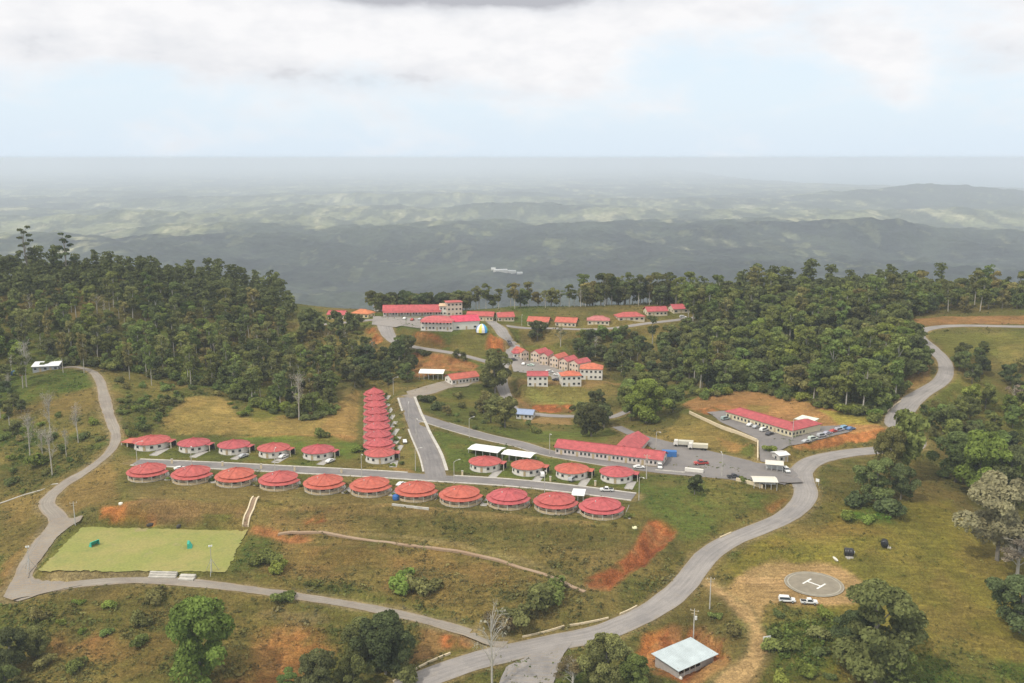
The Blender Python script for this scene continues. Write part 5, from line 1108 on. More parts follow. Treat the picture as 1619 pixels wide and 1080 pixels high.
def leaf_mesh(name, V, lv):
    me = bpy.data.meshes.new(name); n = len(V); me.vertices.add(n); me.vertices.foreach_set('co', V.astype(np.float32).ravel()); me.loops.add(n); me.loops.foreach_set('vertex_index', np.arange(n, dtype=np.int32))
    me.polygons.add(n // 4); me.polygons.foreach_set('loop_start', np.arange(0, n, 4, dtype=np.int32)); me.update(calc_edges=True)
    a = me.attributes.new('leafv', 'FLOAT', 'POINT'); a.data.foreach_set('value', lv.astype(np.float32)); me.materials.append(M['leaf']); return me
def trunk_mesh(name, h, r, lobes, rs, limbs=5, mat='bark', twigs=0):
    b = MB(); lean = rs.normal(size=2) * h * .03; top = (lean[0], lean[1], h * .86); b.tube([(0, 0, -1), (lean[0] * .2, lean[1] * .2, h * .3), (lean[0] * .6, lean[1] * .6, h * .62), top], [r * 1.25, r, r * .75, r * .3], 7)
    idx = rs.permutation(len(lobes))[:limbs]
    for i in idx:
        x, y, z = lobes[i][:3]; f = float(np.clip((z / h) - .22, .25, .8)); s0 = Vector((lean[0] * f, lean[1] * f, h * f)); e = Vector((x * .8, y * .8, z)); m_ = s0.lerp(e, .5) + Vector((0, 0, h * .03)); b.tube([s0, m_, e], [r * .45, r * .3, r * .1], 5)
        for q in range(twigs):
            dd = Vector(rs.normal(size=3)); dd.z = abs(dd.z) * .8; st = m_.lerp(e, rs.random()); e2 = st + dd.normalized() * h * (.10 + .1 * rs.random()); b.tube([st, st.lerp(e2, .5) + Vector((0, 0, h * .01)), e2], [r * .16, r * .1, r * .04], 4, cap=False)
            for q2 in range(3): d3 = Vector(rs.normal(size=3)); d3.z = abs(d3.z) * .6; b.tube([e2.lerp(st, .4 * rs.random()), e2 + d3.normalized() * h * .06], [r * .06, r * .025], 3, cap=False)
    me = bpy.data.meshes.new(name); me.from_pydata(b.v, [], b.f); me.materials.append(M[mat]); return me
def broad(seed, n=3400, h=13, R0=5.6, size=.42, low=.24):
    rs = np.random.default_rng(seed); lobes = []; off = rs.normal(size=2) * .9
    for i in range(30):
        a = rs.random() * 6.283; f = low + (1 - low) * rs.random() ** .85; z = h * f * .93; rr = R0 * (.17 + .22 * rs.random() ** 1.3); env = math.sqrt(max(.04, 1 - ((f - .55) / .52) ** 2)); q = rs.random() ** .55
        st = 1 + .22 * math.sin(a * 2 + seed) ; lobes.append((math.cos(a) * q * R0 * .84 * env * st + off[0] * f, math.sin(a) * q * R0 * .84 * env * st + off[1] * f, z, rr, rr * (.6 + .3 * rs.random())))
    V, lv = leaf_arrays(lobes, n, size, rs); return leaf_mesh('crown', V, lv), trunk_mesh('trunk', h, .3, lobes, rs)
def tall(seed, n=1900, h=23, size=.42):
    rs = np.random.default_rng(seed); lobes = []
    for i in range(22):
        a = rs.random() * 6.283; z = h * (.40 + .58 * rs.random()); q = 3.6 * (1 - abs(z / h - .82) * 1.6) * rs.random() ** .5; rr = 1.3 + 1.0 * rs.random(); lobes.append((math.cos(a) * q, math.sin(a) * q, z, rr, rr * .62))
    for i in range(3): a = rs.random() * 6.283; lobes.append((math.cos(a) * 1.2, math.sin(a) * 1.2, h * (.35 + .2 * rs.random()), .8, .6))
    V, lv = leaf_arrays(lobes, n, size, rs); return leaf_mesh('crown', V, lv), trunk_mesh('trunk', h, .28, lobes, rs, 6, 'pale_bark')
def tiered(seed, n=1100, h=24, size=.4):
    rs = np.random.default_rng(seed); lobes = []
    for i in range(12):
        a = i * 2.4 + rs.random(); z = h * (.42 + .055 * i * .95 + .0); q = 3.6 * (1 - (z / h - .4) * .9); rr = 1.5 * (1.15 - (z / h) * .4); lobes.append((math.cos(a) * q, math.sin(a) * q, z, rr, rr * .38))
    V, lv = leaf_arrays(lobes, n, size, rs); return leaf_mesh('crown', V, lv), trunk_mesh('trunk', h, .3, lobes, rs, 12)
def bush(seed, n=900, h=3.2, size=.26):
    rs = np.random.default_rng(seed); lobes = [(rs.normal() * 1.0, rs.normal() * 1.0, h * (.3 + .4 * rs.random()), .8 + .6 * rs.random(), .7 + .5 * rs.random()) for i in range(9)]
    V, lv = leaf_arrays(lobes, n, size, rs); return leaf_mesh('crown', V, lv), trunk_mesh('trunk', h, .12, lobes, rs, 5)
def sparse(seed, n=420, h=15, size=.3, bare=False):
    rs = np.random.default_rng(seed); lobes = []
    for i in range(16): a = rs.random() * 6.283; z = h * (.45 + .5 * rs.random()); q = h * .26 * rs.random() ** .5; rr = .8 + .7 * rs.random(); lobes.append((math.cos(a) * q, math.sin(a) * q, z, rr, rr * .6))
    V, lv = leaf_arrays(lobes, n, size, rs, fill=.2); return leaf_mesh('crown', V, lv), trunk_mesh('trunk', h, .26, lobes, rs, 16, 'pale_bark', 6 if bare else 2)
VAR = {'broad': [broad(s) for s in (1, 2, 3, 4, 5, 6)], 'tall': [tall(s) for s in (11, 12, 13, 14, 15)], 'tier': [tiered(21), tiered(22)], 'bush': [bush(s) for s in (31, 32, 33)],
       'big': [broad(s, 11000, 15, 6.4, .24, .12) for s in (41, 42, 43)], 'sparse': [sparse(51), sparse(52)], 'bare': [sparse(61, 130, 13, .2, True), sparse(62, 110, 13, .2, True)], 'thin': [sparse(71, 90, 19, .25)], 'brown': [sparse(81, 5200, 12, .11, True), sparse(82, 5200, 12, .11, True)]}
HT = {'broad': 13, 'tall': 23, 'tier': 24, 'bush': 3.2, 'big': 15, 'sparse': 15, 'bare': 13, 'thin': 19, 'brown': 12}
LC = {'dark': (.115, .134, .055), 'mid': (.158, .178, .062), 'green': (.178, .215, .062), 'bright': (.215, .265, .058), 'olive': (.215, .205, .075), 'dry': (.19, .165, .08), 'grey': (.30, .26, .19), 'autumn': (.13, .09, .028)}
def tree(kind, p, s, col, name, label, cat='tree', group=None, sx=None, var=None):
    me_c, me_t = VAR[kind][var if var is not None else random.randrange(len(VAR[kind]))]
    sx = sx or s * random.uniform(.88, 1.15); t = thing(name, (p[0], p[1], p[2] - .15), label, cat, random.random() * 6.28, group); t.scale = (sx, sx, s)
    o = bpy.data.objects.new('trunk', me_t); COL.objects.link(o); o.parent = t
    o = bpy.data.objects.new('crown', me_c); COL.objects.link(o); o.parent = t; j = random.uniform(.82, 1.2); jr = random.uniform(.88, 1.14); c = LC[col] if isinstance(col, str) else col; o.color = (c[0] * j * jr, c[1] * j, c[2] * j, 1)
    return t
ROADMASK = []
def off_road(x, y, m=1.5):
    for r in ROADS.values():
        d = np.hypot(r.c[:, 0] - x, r.c[:, 1] - y); i = d.argmin()
        if d[i] < r.w[i] / 2 + m: return False
    return True
BLD = [(o.matrix_world.translation.x if False else o.location.x, o.location.y, 9 if 'house' in o.name else 7) for o in scene.objects if o.parent is None and o.get('category') in ('house', 'building', 'shed', 'tent', 'canopy', 'shelter', 'hut')]
for nme, x0, x1, y0, y1 in (): pass
def clear_of(x, y, m=0):
    return off_road(x, y) and all((x - a) ** 2 + (y - b) ** 2 > (r + m) ** 2 for a, b, r in BLD)
def scatter(P, sp, rs, m=0):
    x0, y0 = P.min(0); x1, y1 = P.max(0); n = int((x1 - x0) * (y1 - y0) / sp ** 2 * 3.5); c = np.c_[rs.uniform(x0, x1, n), rs.uniform(y0, y1, n)]; c = c[poly_sd(P, c[:, 0], c[:, 1]) < 0]; keep = []; cell = {}
    for x, y in c:
        k = (int(x // sp), int(y // sp))
        if any((x - a) ** 2 + (y - b) ** 2 < sp * sp for i in (-1, 0, 1) for j in (-1, 0, 1) for a, b in cell.get((k[0] + i, k[1] + j), ())): continue
        if not clear_of(x, y, m): continue
        cell.setdefault(k, []).append((x, y)); keep.append((x, y))
    return keep
STUFF = []     # far interior trees go into one mass
LOWT = [broad(s, 700, 13, 5.8, .75) for s in (101, 102, 103)]; LOWH = [tall(s, 420, 23, .7) for s in (111, 112)]
rs = np.random.default_rng(3)
def nth(i): return ordn[i] if i < 11 else f'{i + 1}th' if (i + 1) % 10 > 3 or 10 < (i + 1) % 100 < 14 or (i + 1) % 10 == 0 else f'{i + 1}' + ['st', 'nd', 'rd'][i % 10]
CN = {'dark': 'dark', 'mid': 'mid-green', 'green': 'fresh green', 'bright': 'bright green', 'olive': 'olive', 'dry': 'dry brownish', 'grey': 'grey'}
def wood(P, sp, cap, mix, label, group, hs=(.8, 1.15), name='woodland_tree', m=0, marks=None):
    pts = scatter(P, sp, rs, m); pts.sort(key=lambda q: math.hypot(*q)); kinds = [k for k, c, w_ in mix]; ws = np.array([w_ for *_, w_ in mix], float); ws /= ws.sum()
    zs = H(np.array([q[0] for q in pts]), np.array([q[1] for q in pts])); n = min(len(pts), cap)
    ranks = {q: r for r, q in enumerate(sorted(pts[:n]))}
    for i, (x, y) in enumerate(pts):
        k, c, _ = mix[rs.choice(len(mix), p=ws)]; f = rs.random(); s = hs[0] + (hs[1] - hs[0]) * f
        if i < cap:
            lb = label[0] if k != 'tall' else label[1]
            if marks:
                sz = 'small' if f < .3 else 'large' if f > .72 else 'medium'; near = min(marks, key=lambda q: (q[0] - x) ** 2 + (q[1] - y) ** 2)[2]
                zone = 'front-edge' if i < n * .22 else 'second-rank' if i < n * .5 else 'inner'
                lb = f"{sz} {CN.get(c, c)} {'slender' if k == 'tall' else 'leafy'} {zone} tree of the {label[2]}, nearest {near}"
            else:
                place = label[0].split(' tree ', 1)[1]; sz = 'small' if f < .35 else 'large' if f > .7 else 'mid-sized'
                lb = f"{sz} {CN.get(c, c)} {'slender ' if k == 'tall' else ''}{'shrub' if k == 'bush' else 'tree'} {place}" + (f", {nth(ranks[(x, y)])} from west" if n < 61 else f", nearest {min(MV, key=lambda q: (q[0] - x) ** 2 + (q[1] - y) ** 2)[2]}")
            lb = ' '.join(lb.split()[:16])
            tree(k, (x, y, zs[i]), s, c, name if k != 'tall' else 'slender_' + name, lb, 'tree', group)
        else: STUFF.append((k, x, y, zs[i], s, LC[c]))
    print('wood', group, len(pts))
# outlines on the ground of the woods (map coordinates in metres, front edges taken from the picture)
def wp(front, back): return np.array(list(map(tuple, wpoly(front))) + back)
MW = [(*(at(px, py)[:2]), nm) for px, py, nm in ((75, 580, 'the hill shed'), (190, 588, 'the top of the track'), (300, 610, 'the green slope'), (400, 650, 'the dry spur'), (500, 665, 'the pale bare tree'), (580, 615, 'the packed houses'))] + [(-300, 640, 'the emergent trees'), (-180, 680, 'the crest')]
ME = [(*(at(px, py)[:2]), nm) for px, py, nm in ((1090, 610, 'the bright clump'), (1180, 614, 'the orange terrace back'), (1290, 640, 'the yellow lawn'), (1400, 650, 'the lower hairpin'), (1462, 580, 'the upper hairpin'))] + [(125, 600, 'the last ridge house'), (200, 680, 'the crest'), (270, 640, 'the road bank')]
MV = [(*(at(px, py)[:2]), nm) for px, py, nm in ((1030, 600, 'the bright clump'), (950, 590, 'the duplexes'), (890, 560, 'the row houses'), (980, 520, 'the ridge road'), (1080, 540, 'the big wood'), (500, 530, 'the west town house'), (590, 570, 'the packed houses'), (1450, 500, 'the hairpin top'), (1540, 500, 'the road bank'), (1619, 500, 'the frame edge'), (1500, 680, 'the hairpin'), (1600, 760, 'the bare tree'), (1560, 650, 'the open slope'))]
LW = wp("0 600|52 575|100 572|175 585|225 590|290 600|345 612|385 640|430 655|480 662|525 652|540 622|520 600|492 575", [(-148, 590), (-150, 640), (-170, 700), (-200, 770), (-330, 790), (-470, 770), (-495, 600), (-420, 500)])
wood(LW, 7.0, 290, [('tall', 'mid', 3.4), ('tall', 'green', 2.4), ('tall', 'olive', 1.2), ('broad', 'dark', 2.4), ('broad', 'mid', 3), ('broad', 'green', 3), ('broad', 'bright', .5), ('sparse', 'olive', .9), ('broad', 'olive', .8)],
     ('leafy tree packed into the dark wood on the hill behind the west houses', 'tall pale-trunked tree in the dark wood on the hill behind the west houses', 'west wood'), 'trees of the west hill wood', (.58, 1.0), marks=MW)
RW_ = wp("1088 604|1112 628|1180 614|1230 622|1290 640|1380 664|1404 650|1430 618|1458 590|1462 566|1440 540|1424 512", [(270, 600), (290, 680), (300, 760), (200, 790), (118, 770), (112, 640), (108, 560)])
wood(RW_, 7.2, 290, [('broad', 'mid', 4), ('broad', 'dark', 3), ('broad', 'green', 3.4), ('broad', 'bright', .7), ('tall', 'green', 1.2), ('broad', 'olive', 1), ('tall', 'olive', .5)],
     ('dense leafy tree in the big wood between the office terrace and the hairpin road', 'slender tree in the big wood between the office terrace and the hairpin road', 'east wood'), 'trees of the big east wood', (.8, 1.25), 'forest_tree', marks=ME)
FR_ = wp("1432 502|1500 494|1640 490", [(420, 640), (470, 700), (440, 780), (300, 780), (280, 690)])
wood(FR_, 7.6, 70, [('broad', 'mid', 3), ('broad', 'green', 3), ('tall', 'green', 1), ('tall', 'olive', 1), ('broad', 'olive', 1)], ('leafy tree in the wood above the reddish bank', 'slender tree in the wood above the reddish bank'), 'trees above the upper road bank', (.75, 1.05), 'ridge_tree')
for P_ in (np.array([(345, 400), (560, 330), (560, 600), (470, 600), (370, 480)]), np.array([(-500, 250), (-330, 300), (-330, 480), (-500, 500)])):
    for x, y in scatter(P_, 10, rs, 0): STUFF.append(('broad', x, y, float(H(x, y)), rs.uniform(.7, 1.1), LC['mid']))
# woods and clumps in the middle ground
for s, sp, cap, mix, lb, gr, hs in (
    ("600 606|640 612|655 590|652 560|640 552|600 560|560 575|540 600|560 612", 7, 60, [('broad', 'dark', 4), ('broad', 'mid', 2), ('tall', 'mid', 1)], ('dark leafy tree in the clump above the packed houses', 'slender tree in the clump above the packed houses'), 'clump above the packed houses', (.6, .95)),
    ("470 545|500 520|560 545|600 555|560 590|520 600|480 580", 7, 60, [('broad', 'olive', 2), ('broad', 'mid', 2), ('sparse', 'dry', 1.5)], ('leafy tree on the shrubby slope below town', 'slender tree on the shrubby slope below the town'), 'trees below the west end of town', (.45, .75)),
    ("880 545|930 535|1000 530|1030 545|1085 535|1090 600|1060 610|1030 600|1010 575|985 600|965 590|940 575", 6.6, 130, [('broad', 'mid', 3), ('broad', 'dark', 2), ('broad', 'green', 1.5), ('tall', 'mid', 1), ('sparse', 'dry', .8)], ('leafy tree in the valley past the row houses', 'slender tree in the valley past the row houses'), 'trees of the middle valley', (.55, .95)),
    ("1000 600|1060 612|1088 630|1070 655|1040 670|1000 670|985 640", 8, 30, [('broad', 'bright', 2), ('broad', 'green', 3), ('broad', 'mid', 2)], ('bright leafy tree beside the boundary wall corner', 'slender tree beside the boundary wall corner'), 'clump west of the boundary wall', (.6, .95)),
    ("915 672|935 640|960 650|955 690|925 690", 8, 6, [('broad', 'dark', 3)], ('dark round tree on the grass behind the long red block', ''), 'dark round trees behind the long red block', (.75, .95)),
    ("1490 660|1560 640|1640 640|1640 790|1560 770|1510 760|1480 700", 9, 60, [('broad', 'green', 3), ('broad', 'mid', 2), ('broad', 'dark', .6), ('broad', 'bright', 2)], ('leafy tree in the wood below the hairpin', ''), 'wood below the hairpin road', (.7, 1.1)),
    ("1500 590|1520 560|1555 562|1572 585|1560 605|1520 610", 7.5, 14, [('broad', 'dark', 2), ('broad', 'mid', 2)], ('dark leafy tree inside the hairpin', ''), 'clump inside the hairpin', (.55, .8)),
    ("1575 600|1640 570|1640 650|1600 655", 9, 14, [('broad', 'dark', 2), ('sparse', 'grey', 1), ('broad', 'olive', 1)], ('greyish leafy tree in the east gully', ''), 'trees in the east gully', (.6, .9)),
    ("1440 660|1470 640|1500 650|1520 690|1480 700|1455 690", 9, 10, [('broad', 'olive', 2), ('broad', 'mid', 1)], ('low olive tree just below the hairpin road', ''), 'low trees under the hairpin', (.35, .55)),
    ("655 640|690 640|760 640|770 670|700 655", 11, 8, [('broad', 'mid', 1), ('broad', 'olive', 1)], ('small tree on the grass bank above the link road', ''), 'small trees above the link road', (.3, .5)),
    ("0 600|45 600|40 680|0 720", 9, 14, [('broad', 'dark', 1), ('broad', 'mid', 1), ('tall', 'mid', 1)], ('leafy tree on the shaded slope below the hill shed', 'pale-trunked tree on the shaded slope below the hill shed'), 'trees below the hill shed', (.5, .8)),
    ("210 640|270 625|300 620|265 660|235 690|205 680", 8, 14, [('broad', 'green', 1), ('broad', 'mid', 1)], ('low green tree beside the dry spur behind the west houses', ''), 'low trees beside the dry spur', (.3, .5))):
    wood(wpoly(s), sp, cap, mix, lb, gr, hs, 'valley_tree', -2)
for s_, sp, cap, lb, gr in (("170 600|260 603|340 618|400 648|380 665|345 628|290 630|240 680|200 690|175 640", 7, 60, 'shrub tree on the green slope behind the west houses', 'shrubs on the green slope'), ("655 640|790 600|800 640|870 690|740 680|690 660", 11, 26, 'shrub tree on the grass above the link road', 'shrubs above the link road'),
        ("1440 640|1500 600|1590 640|1560 680|1480 700|1450 690", 10, 30, 'shrub tree on the slope under the hairpin road', 'shrubs under the hairpin road'), ("0 640|150 660|160 700|40 780|0 790", 9, 30, 'shrub tree on the shaded slope of dead trunks', 'shrubs on the shaded slope'), ("480 520|560 520|600 560|520 600|480 580", 7, 30, 'shrub tree on the rough slope below the town', 'shrubs below the town'),
        ("0 1000|60 960|160 950|240 1000|150 1080|0 1085", 8, 24, 'shrub tree on the rough ground in the lower left', 'shrubs of the lower left'), ("1210 970|1320 960|1330 1080|1230 1085", 6, 26, 'shrub tree on the green ground below the helipad', 'shrubs below the helipad'), ("1110 960|1160 960|1185 1000|1160 1030|1110 990", 6, 12, 'shrub tree on the slope beside the helipad track', 'shrubs beside the helipad track')):
    wood(wpoly(s_), sp, cap, [('bush', 'green', 2), ('bush', 'mid', 2), ('bush', 'olive', 1), ('bush', 'bright', 1)], (lb, lb), gr, (.45, 1.15), 'shrub', -4)
for s_, gr, pl in (("0 606|100 578|230 596|345 616|400 645|480 668|535 652|530 645|480 655|405 632|345 605|230 588|100 570|0 598", 'edge growth of the west wood', 'shrub tree at the foot of the west wood'), ("1085 610|1112 634|1180 618|1290 644|1380 668|1430 620|1424 615|1378 656|1290 634|1180 610|1114 624|1092 602", 'edge growth of the east wood', 'shrub tree at the foot of the east wood')):
    wood(wpoly(s_), 4.6, 60, [('bush', 'green', 2), ('bush', 'mid', 2), ('bush', 'bright', 1)], (pl, pl), gr, (.8, 1.7), 'shrub', -4)
# trees along the crest behind the town and the ridge houses
for x0, x1, n, hs, kd, lb, gr, cols in ((-100, -32, 26, (.85, 1.15), ['broad'], 'dark tree on the crest behind the long hilltop block', 'crest trees behind the hilltop block', ['dark', 'mid']), (-30, 60, 18, (.7, 1.1), ['broad', 'tall', 'sparse'], 'uneven tree on the crest behind the striped tent', 'crest trees behind the small houses', ['mid', 'olive']),
                                  (50, 112, 30, (1.0, 1.35), ['broad', 'tall', 'tall'], 'tall tree on the crest behind the ridge-road houses', 'crest trees behind the ridge road', ['dark', 'mid', 'olive'])):
    for i in range(n):
        x = x0 + (x1 - x0) * (i + rs.random()) / n; y = 655 + rs.random() * 24; k = kd[rs.integers(len(kd))]
        if clear_of(x, y, 3): tree(k, (x, y, float(H(x, y))), rs.uniform(*hs) * (.75 if k == 'tall' else 1), cols[rs.integers(len(cols))], 'crest_tree', lb + f', {nth(i)} from the west', 'tree', gr)
# single trees the picture picks out: (x, y of the foot, kind, height in photo pixels, colour, label)
SOLO = [(318, 1086, 'big', 128, 'bright', 'big bright green tree below the gravel road, in the lower left'), (610, 1066, 'big', 92, 'dark', 'dark tall tree above the lowest bend of the main road'), (572, 1046, 'big', 66, 'olive', 'yellow-green tree behind the dark tall tree by the lowest bend'), (560, 1098, 'big', 60, 'mid', 'round green tree at the bottom edge, in front of the yellow-green one'),
        (505, 1102, 'big', 70, 'dark', 'dark tree at the bottom edge, west of the round green one'), (455, 1104, 'big', 42, 'green', 'low green tree at the bottom edge beside the red slope'), (640, 1080, 'bush', 26, 'olive', 'olive shrub next to the guard kerb at the lowest bend'),
        (778, 1092, 'thin', 132, 'grey', 'thin pale-trunked tree with few leaves in front of the road junction'), (905, 1094, 'brown', 52, 'dry', 'half-dry shrub tree at the bottom by the paved widening'), (958, 1090, 'big', 84, 'olive', 'wide olive-green tree at the bottom between the road and the tin-roofed shed'), (1003, 1098, 'big', 60, 'green', 'green tree at the bottom leaning over the tin-roofed shed side'),
        (1383, 1078, 'big', 140, 'mid', 'large dark leafy tree on the meadow below the helipad'), (1352, 1040, 'big', 66, 'dark', 'smaller tree touching the large meadow tree on its west side'), (1420, 1096, 'big', 60, 'green', 'low green tree at the foot of the large meadow tree'),
        (1576, 886, 'big', 116, (.27, .23, .13), 'big pale beige half-dead tree on the right edge of the meadow'), (1608, 912, 'brown', 60, 'grey', 'smaller bare grey tree right of the big beige one'), (1548, 792, 'big', 96, 'bright', 'broad bright-crowned tree at the top of the meadow'), (1510, 762, 'big', 70, 'mid', 'leafy tree at the top of the meadow nearest the road bend'), (1590, 800, 'big', 80, 'dark', 'very dark tree behind the big beige tree'),
        (1407, 764, 'big', 80, (.19, .165, .055), 'yellow-tinged tree hiding the road bend above the meadow'), (1418, 758, 'broad', 92, 'green', 'taller green tree right behind the yellow-tinged one at the road bend'), (1385, 792, 'big', 62, 'mid', 'green tree in front of the yellow-tinged one at the road bend'), (1424, 790, 'big', 50, 'dark', 'dark tree right of the green one at the road bend'), (1352, 800, 'bush', 20, 'dark', 'small dark bush at the west foot of the road-bend trees'), (1407, 815, 'bush', 24, 'dark', 'single round dark bush on the meadow below the road-bend trees'), (1340, 822, 'bush', 14, 'bright', 'bright green low bush on the meadow by the road bend'), (1375, 826, 'bush', 12, 'bright', 'bright green flat bush between the round dark bush and the road'),
        (1098, 782, 'broad', 28, 'dark', 'lone dark round tree on the grass slope below the estate yard'), (1612, 1000, 'big', 80, 'dark', 'dark tree at the right edge below the bare grey trees'), (20, 1062, 'big', 60, 'dark', 'dark tree at the lower left edge'), (58, 1040, 'big', 44, 'mid', 'leafy green bush-like tree beside the dark one in the lower left'), (10, 1100, 'big', 40, 'mid', 'green tree in the very bottom left'), (1650, 1080, 'big', 60, 'mid', 'green tree beyond the bottom right edge'),
        (783, 622, 'big', 68, 'mid', 'tall leafy tree overlapping the road below the row-house court entrance'), (776, 668, 'broad', 40, 'olive', 'olive tree beside the long blue-grey roofed shed'), (798, 676, 'broad', 46, 'mid', 'green tree in front of the long blue-grey roofed shed'), (765, 655, 'broad', 36, 'olive', 'pale olive tree west of the blue-grey roofed shed'), (935, 690, 'big', 52, 'dark', 'dark round tree by itself behind the long red block'), (1022, 668, 'big', 66, 'bright', 'bright green tree beside the dirt road behind the long red block'),
        (566, 521, 'broad', 22, 'dark', 'dark round tree below the two westernmost town houses'), (850, 538, 'broad', 30, 'dark', 'dark tree on the bank below the close pair of ridge houses'), (640, 560, 'broad', 30, 'mid', 'tree at the inside of the town road bend'), (668, 562, 'bush', 10, 'dark', 'small dark bush on the red slope below the town'), (734, 572, 'broad', 14, 'dark', 'small dark tree beside the town road above the clinic'), (722, 566, 'broad', 13, 'mid', 'small green tree beside the town road above the clinic'),
        (473, 664, 'bare', 70, 'grey', 'pale bare tree at the wood edge above the dry spur'), (108, 452, 'tier', 70, 'dark', 'tall dark emergent tree standing above the west hill wood'), (45, 440, 'tier', 68, 'dark', 'tallest emergent tree at the west end of the hill wood'),
        (640, 930, 'bush', 26, 'bright', 'bright leafy shrub on the brown slope above the gravel road'), (662, 938, 'bush', 26, 'olive', 'olive shrub right of the bright leafy one on the brown slope'), (850, 960, 'bush', 36, 'mid', 'wide green thicket on the brown slope near the road junction'), (880, 945, 'bush', 28, 'green', 'green shrub at the upper side of the wide thicket'), (822, 985, 'bush', 26, 'olive', 'olive shrub directly above the main road junction'), (790, 992, 'bush', 24, 'dry', 'dry pale shrub above the end of the gravel road'), (425, 890, 'bush', 20, 'green', 'dark green shrub right of the football field'), (438, 905, 'bush', 16, 'bright', 'light green shrub right of the football field near the road'),
        (250, 948, 'bush', 18, 'olive', 'olive shrub at the roadside below the spectator steps'), (450, 952, 'bush', 16, 'green', 'green shrub overlapping the gravel road'), (1175, 762, 'bush', 8, 'green', 'low shrub by the gate shelter wall'), (1218, 714, 'bush', 10, 'bright', 'round green shrub beside the gate entrance'), (505, 690, 'bush', 12, 'green', 'small shrub on the dry ground behind the back row'), (568, 715, 'bush', 12, 'bright', 'light green shrub beside the packed houses'), (690, 648, 'bush', 12, 'dark', 'dark shrub at the bend of the link road'), (675, 636, 'bush', 12, 'dark', 'dark shrub above the avenue top'),
        (48, 725, 'bare', 62, 'grey', 'pale dead trunk with short top on the shaded slope'), (83, 752, 'bare', 66, 'grey', 'tall dead tree with forked top on the shaded slope'), (124, 700, 'bare', 56, 'grey', 'pale thin tree beside the bend of the gravel track'), (80, 690, 'bare', 60, 'grey', 'tall thin dead tree above the forked one'), (105, 722, 'bare', 38, 'grey', 'short bare tree between the thin ones on the shaded slope'), (68, 730, 'bare', 46, 'grey', 'bare tree between the dead trunks on the shaded slope'), (42, 612, 'bare', 66, 'grey', 'tall pale tree trunk beside the hill shed'), (15, 625, 'bare', 30, 'grey', 'leaning bare tree below the tarpaulin heaps'),
        (62, 735, 'bush', 16, 'bright', 'light green bush among the dead trunks')]
for px, py, k, hp, c, lb in SOLO:
    p = at(px, py); d = (p - Vector((0, 0, CZ))).length; s = hp * d / FOC / math.cos(R(20)) / HT[k]
    sx = None
    if k == 'bare': sx = s * .55
    if k == 'thin': sx = s * .8
    if k == 'brown': sx = s * 1.5
    if px == 1407 or px == 1418: sx = s * .72
    if k == 'bush': sx = s * 1.05
    tree(k, p, s, c, {'bush': 'shrub', 'bare': 'bare_tree', 'brown': 'bare_tree', 'thin': 'thin_tree', 'tier': 'emergent_tree'}.get(k, 'leafy_tree'), lb, 'shrub' if k == 'bush' else 'tree', None, sx)
# slender pale-trunked trees standing free along the front of the west wood
FT = [(232, 596), (205, 600), (133, 590), (100, 590), (240, 610), (298, 606), (302, 612), (306, 600), (360, 606), (115, 566), (78, 556)]
for i, (px, py) in enumerate(FT):
    p = at(px, py); tree('tall', p, .82 + .2 * random.random(), random.choice(['green', 'olive', 'green', 'bright']), 'slender_tree', f'slender pale-trunked tree free along the front of the hill wood, {nth(sorted(FT).index((px, py)))} from the west', 'tree', 'free-standing slender trees before the west wood', sx=.62)
# garden shrubs between the packed houses and the avenue, and by the front-row verandas
gs = []
for k in range(26):
    f = (k + rs.random()) / 26; a_ = at(628, 742); b_ = at(604, 624); p = a_.lerp(b_, f); p.x += rs.uniform(-2.2, 3.0); p.z = float(H(p.x, p.y)); gs.append((p, f"small garden shrub in front of the packed houses, {nth(k)} up from the corner"))
for k, q in enumerate(FZ):
    p = Vector(q) + Vector((9.3, rs.uniform(-6, -1), 0)); p.z = float(H(p.x, p.y)); gs.append((p, f"small garden shrub on the east side of the {ordn[k]} front-row round house"))
for p, lb in gs: tree('bush', p, rs.uniform(.28, .6), ['green', 'mid', 'olive', 'bright'][rs.integers(4)], 'garden_shrub', lb, 'shrub', 'garden shrubs of the estate')
# the mass of trees behind: one object
def mass():
    Vs = []; Ls = []; Cs = []
    for k, x, y, z, s, c in STUFF:
        me = (LOWH if k == 'tall' else LOWT)[rs.integers(2)][0]; n = len(me.vertices); v = np.empty(n * 3, np.float32); me.vertices.foreach_get('co', v); v = v.reshape(-1, 3); lv = np.empty(n, np.float32); me.attributes['leafv'].data.foreach_get('value', lv)
        a = rs.random() * 6.28; ca, sa = math.cos(a), math.sin(a); Vs.append(np.c_[(v[:, 0] * ca - v[:, 1] * sa) * s + x, (v[:, 0] * sa + v[:, 1] * ca) * s + y, v[:, 2] * s + z]); Ls.append(np.clip(lv + rs.normal() * .12, 0, 1))
    if not Vs: return
    me = leaf_mesh('distant_woods', np.concatenate(Vs), np.concatenate(Ls)); o = bpy.data.objects.new('distant_woods', me); COL.objects.link(o); o.color = (.14, .16, .06, 1); tag(o, 'dense mass of treetops deeper inside the hill woods', 'woods', kind='stuff'); print('mass', len(STUFF))
mass()
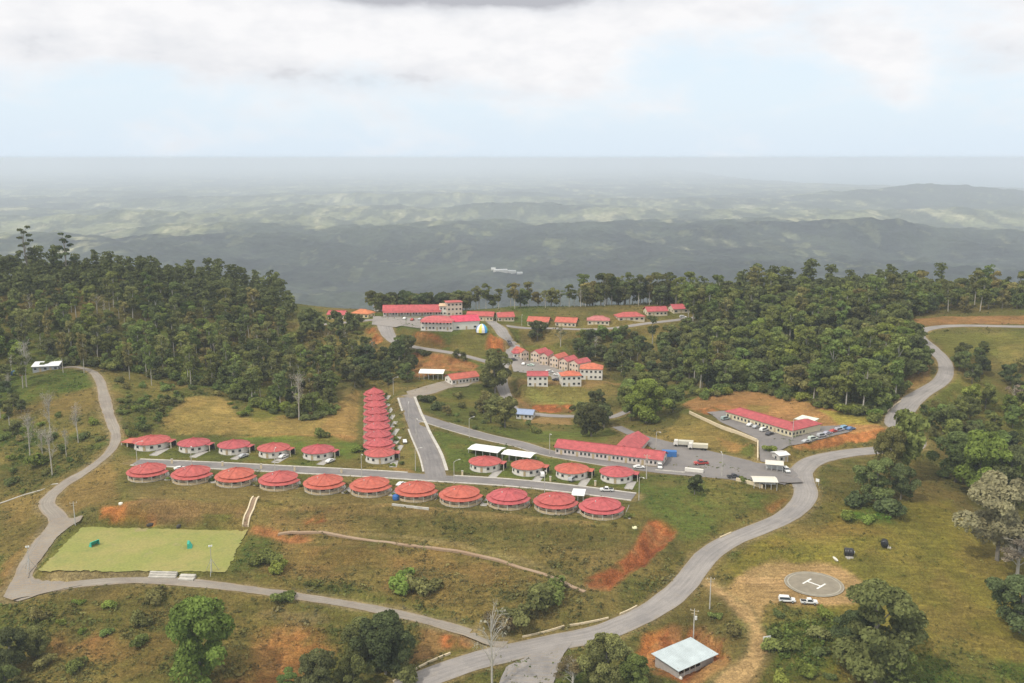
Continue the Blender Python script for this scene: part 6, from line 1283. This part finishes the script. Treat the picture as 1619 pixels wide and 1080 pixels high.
# ------------------------------------------------------------------ undergrowth: tufts and low brush over the rough ground, one object
def undergrowth():
    rs = np.random.default_rng(9); V = []; D = VEG * NOV; n = 150000
    y = 230 + (700 - 230) * rs.random(n) ** 1.3; x = (rs.random(n) - .5) * 1.25 * y; x = np.clip(x, GX0 + 5, GX1 - 5)
    j = ((y - GY0) / GS).astype(int); i = ((x - GX0) / GS).astype(int); dn = D[j, i] * (.25 + 1.6 * sst(.42, .62, fbm(x, y, 16, 3))); k = rs.random(n) < dn * .55; x, y = x[k], y[k]; i, j = i[k], j[k]
    for a, b, r in BLD: q = (x - a) ** 2 + (y - b) ** 2 > (r - .5) ** 2; x, y, i, j = x[q], y[q], i[q], j[q]
    m = len(x); z = H(x, y); q = 6; s = (.20 + .50 * rs.random(m) ** 3) * (.6 + .7 * np.clip(D[j, i], 0, 1.3))
    P = np.repeat(np.c_[x, y, z], q, 0); S = np.repeat(s, q)[:, None]; d = rs.normal(size=(m * q, 3)); d[:, 2] = abs(d[:, 2]) * .9; P = P + d * S * np.array([.8, .8, .55])
    nr = d + rs.normal(size=d.shape) * .7; nr[:, 2] += .8; nr /= np.linalg.norm(nr, axis=1)[:, None]; u = np.cross(nr, rs.normal(size=d.shape)); u /= np.linalg.norm(u, axis=1)[:, None]; v = np.cross(nr, u); S = S * .62
    VV = np.stack([P - u * S - v * S * .5, P + u * S * .8 - v * S * .6, P + u * S + v * S * .5, P - u * S * .7 + v * S * .7], 1).reshape(-1, 3)
    me = leaf_mesh('undergrowth', VV, np.repeat(np.clip(.45 + rs.normal(size=m) * .22, 0, 1), q * 4))
    col = C[j, i] * (.75 + .45 * rs.random(m))[:, None] + np.array([.012, .030, .004]); a = me.attributes.new('Col', 'FLOAT_COLOR', 'POINT'); a.data.foreach_set('color', np.c_[np.repeat(col, q * 4, 0), np.ones(m * q * 4)].astype(np.float32).ravel())
    mt = M['leaf'].copy(); mt.name = 'brush'; nt = mt.node_tree
    at_ = N(nt, 'ShaderNodeAttribute', attribute_name='Col')
    for l in list(nt.links):
        if l.from_node.type == 'OBJECT_INFO': nt.links.new(at_.outputs['Color'], l.to_socket)
    me.materials.clear(); me.materials.append(mt); o = bpy.data.objects.new('undergrowth', me); COL.objects.link(o); tag(o, 'low brush and grass tufts over the rough slopes', 'undergrowth', kind='stuff'); print('tufts', m)
undergrowth()
for meshes in list(VAR.values()) + [LOWT, LOWH]:
    for a, b in meshes:
        for me in (a, b):
            if me.users == 0: bpy.data.meshes.remove(me)
# a little white cluster of farm sheds far down in the forest
def far_shed(px, py, L, D, h, deg, label):
    a, b, c = ray(px, py); t = 1
    for T in np.linspace(1500, 9000, 6000):
        if CZ + c * T < float(farz(np.array([a * T]), np.array([b * T]))[0]): t = T; break
    x, y = a * t, b * t; z = float(farz(np.array([x]), np.array([y]))[0]); e = thing('farm_shed', (x, y, z + 2), label, 'shed', R(deg), 'white sheds in the far forest')
    MB().box(-L/2, L/2, 0, D, -25, h).build('wall', M['white'], e); MB().ringed([[(x_, -.5, h), (x_, D/2, h + 3), (x_, D + .5, h), (x_, D + .5, h + .4), (x_, D/2, h + 3.4), (x_, -.5, h + .4)] for x_ in (L/2, -L/2)]).build('roof', M['sheet'], e)
for a in ((792, 430, 60, 16, 6, 15, 'longest white shed roof far down in the forest'), (806, 432, 50, 18, 7, -12, 'white shed at the middle of the far forest clearing'), (822, 434, 24, 14, 5, 5, 'small white shed at the east end of the far forest clearing'), (780, 427, 20, 10, 5, 0, 'small white shed at the west end of the far forest clearing')): far_shed(*a)
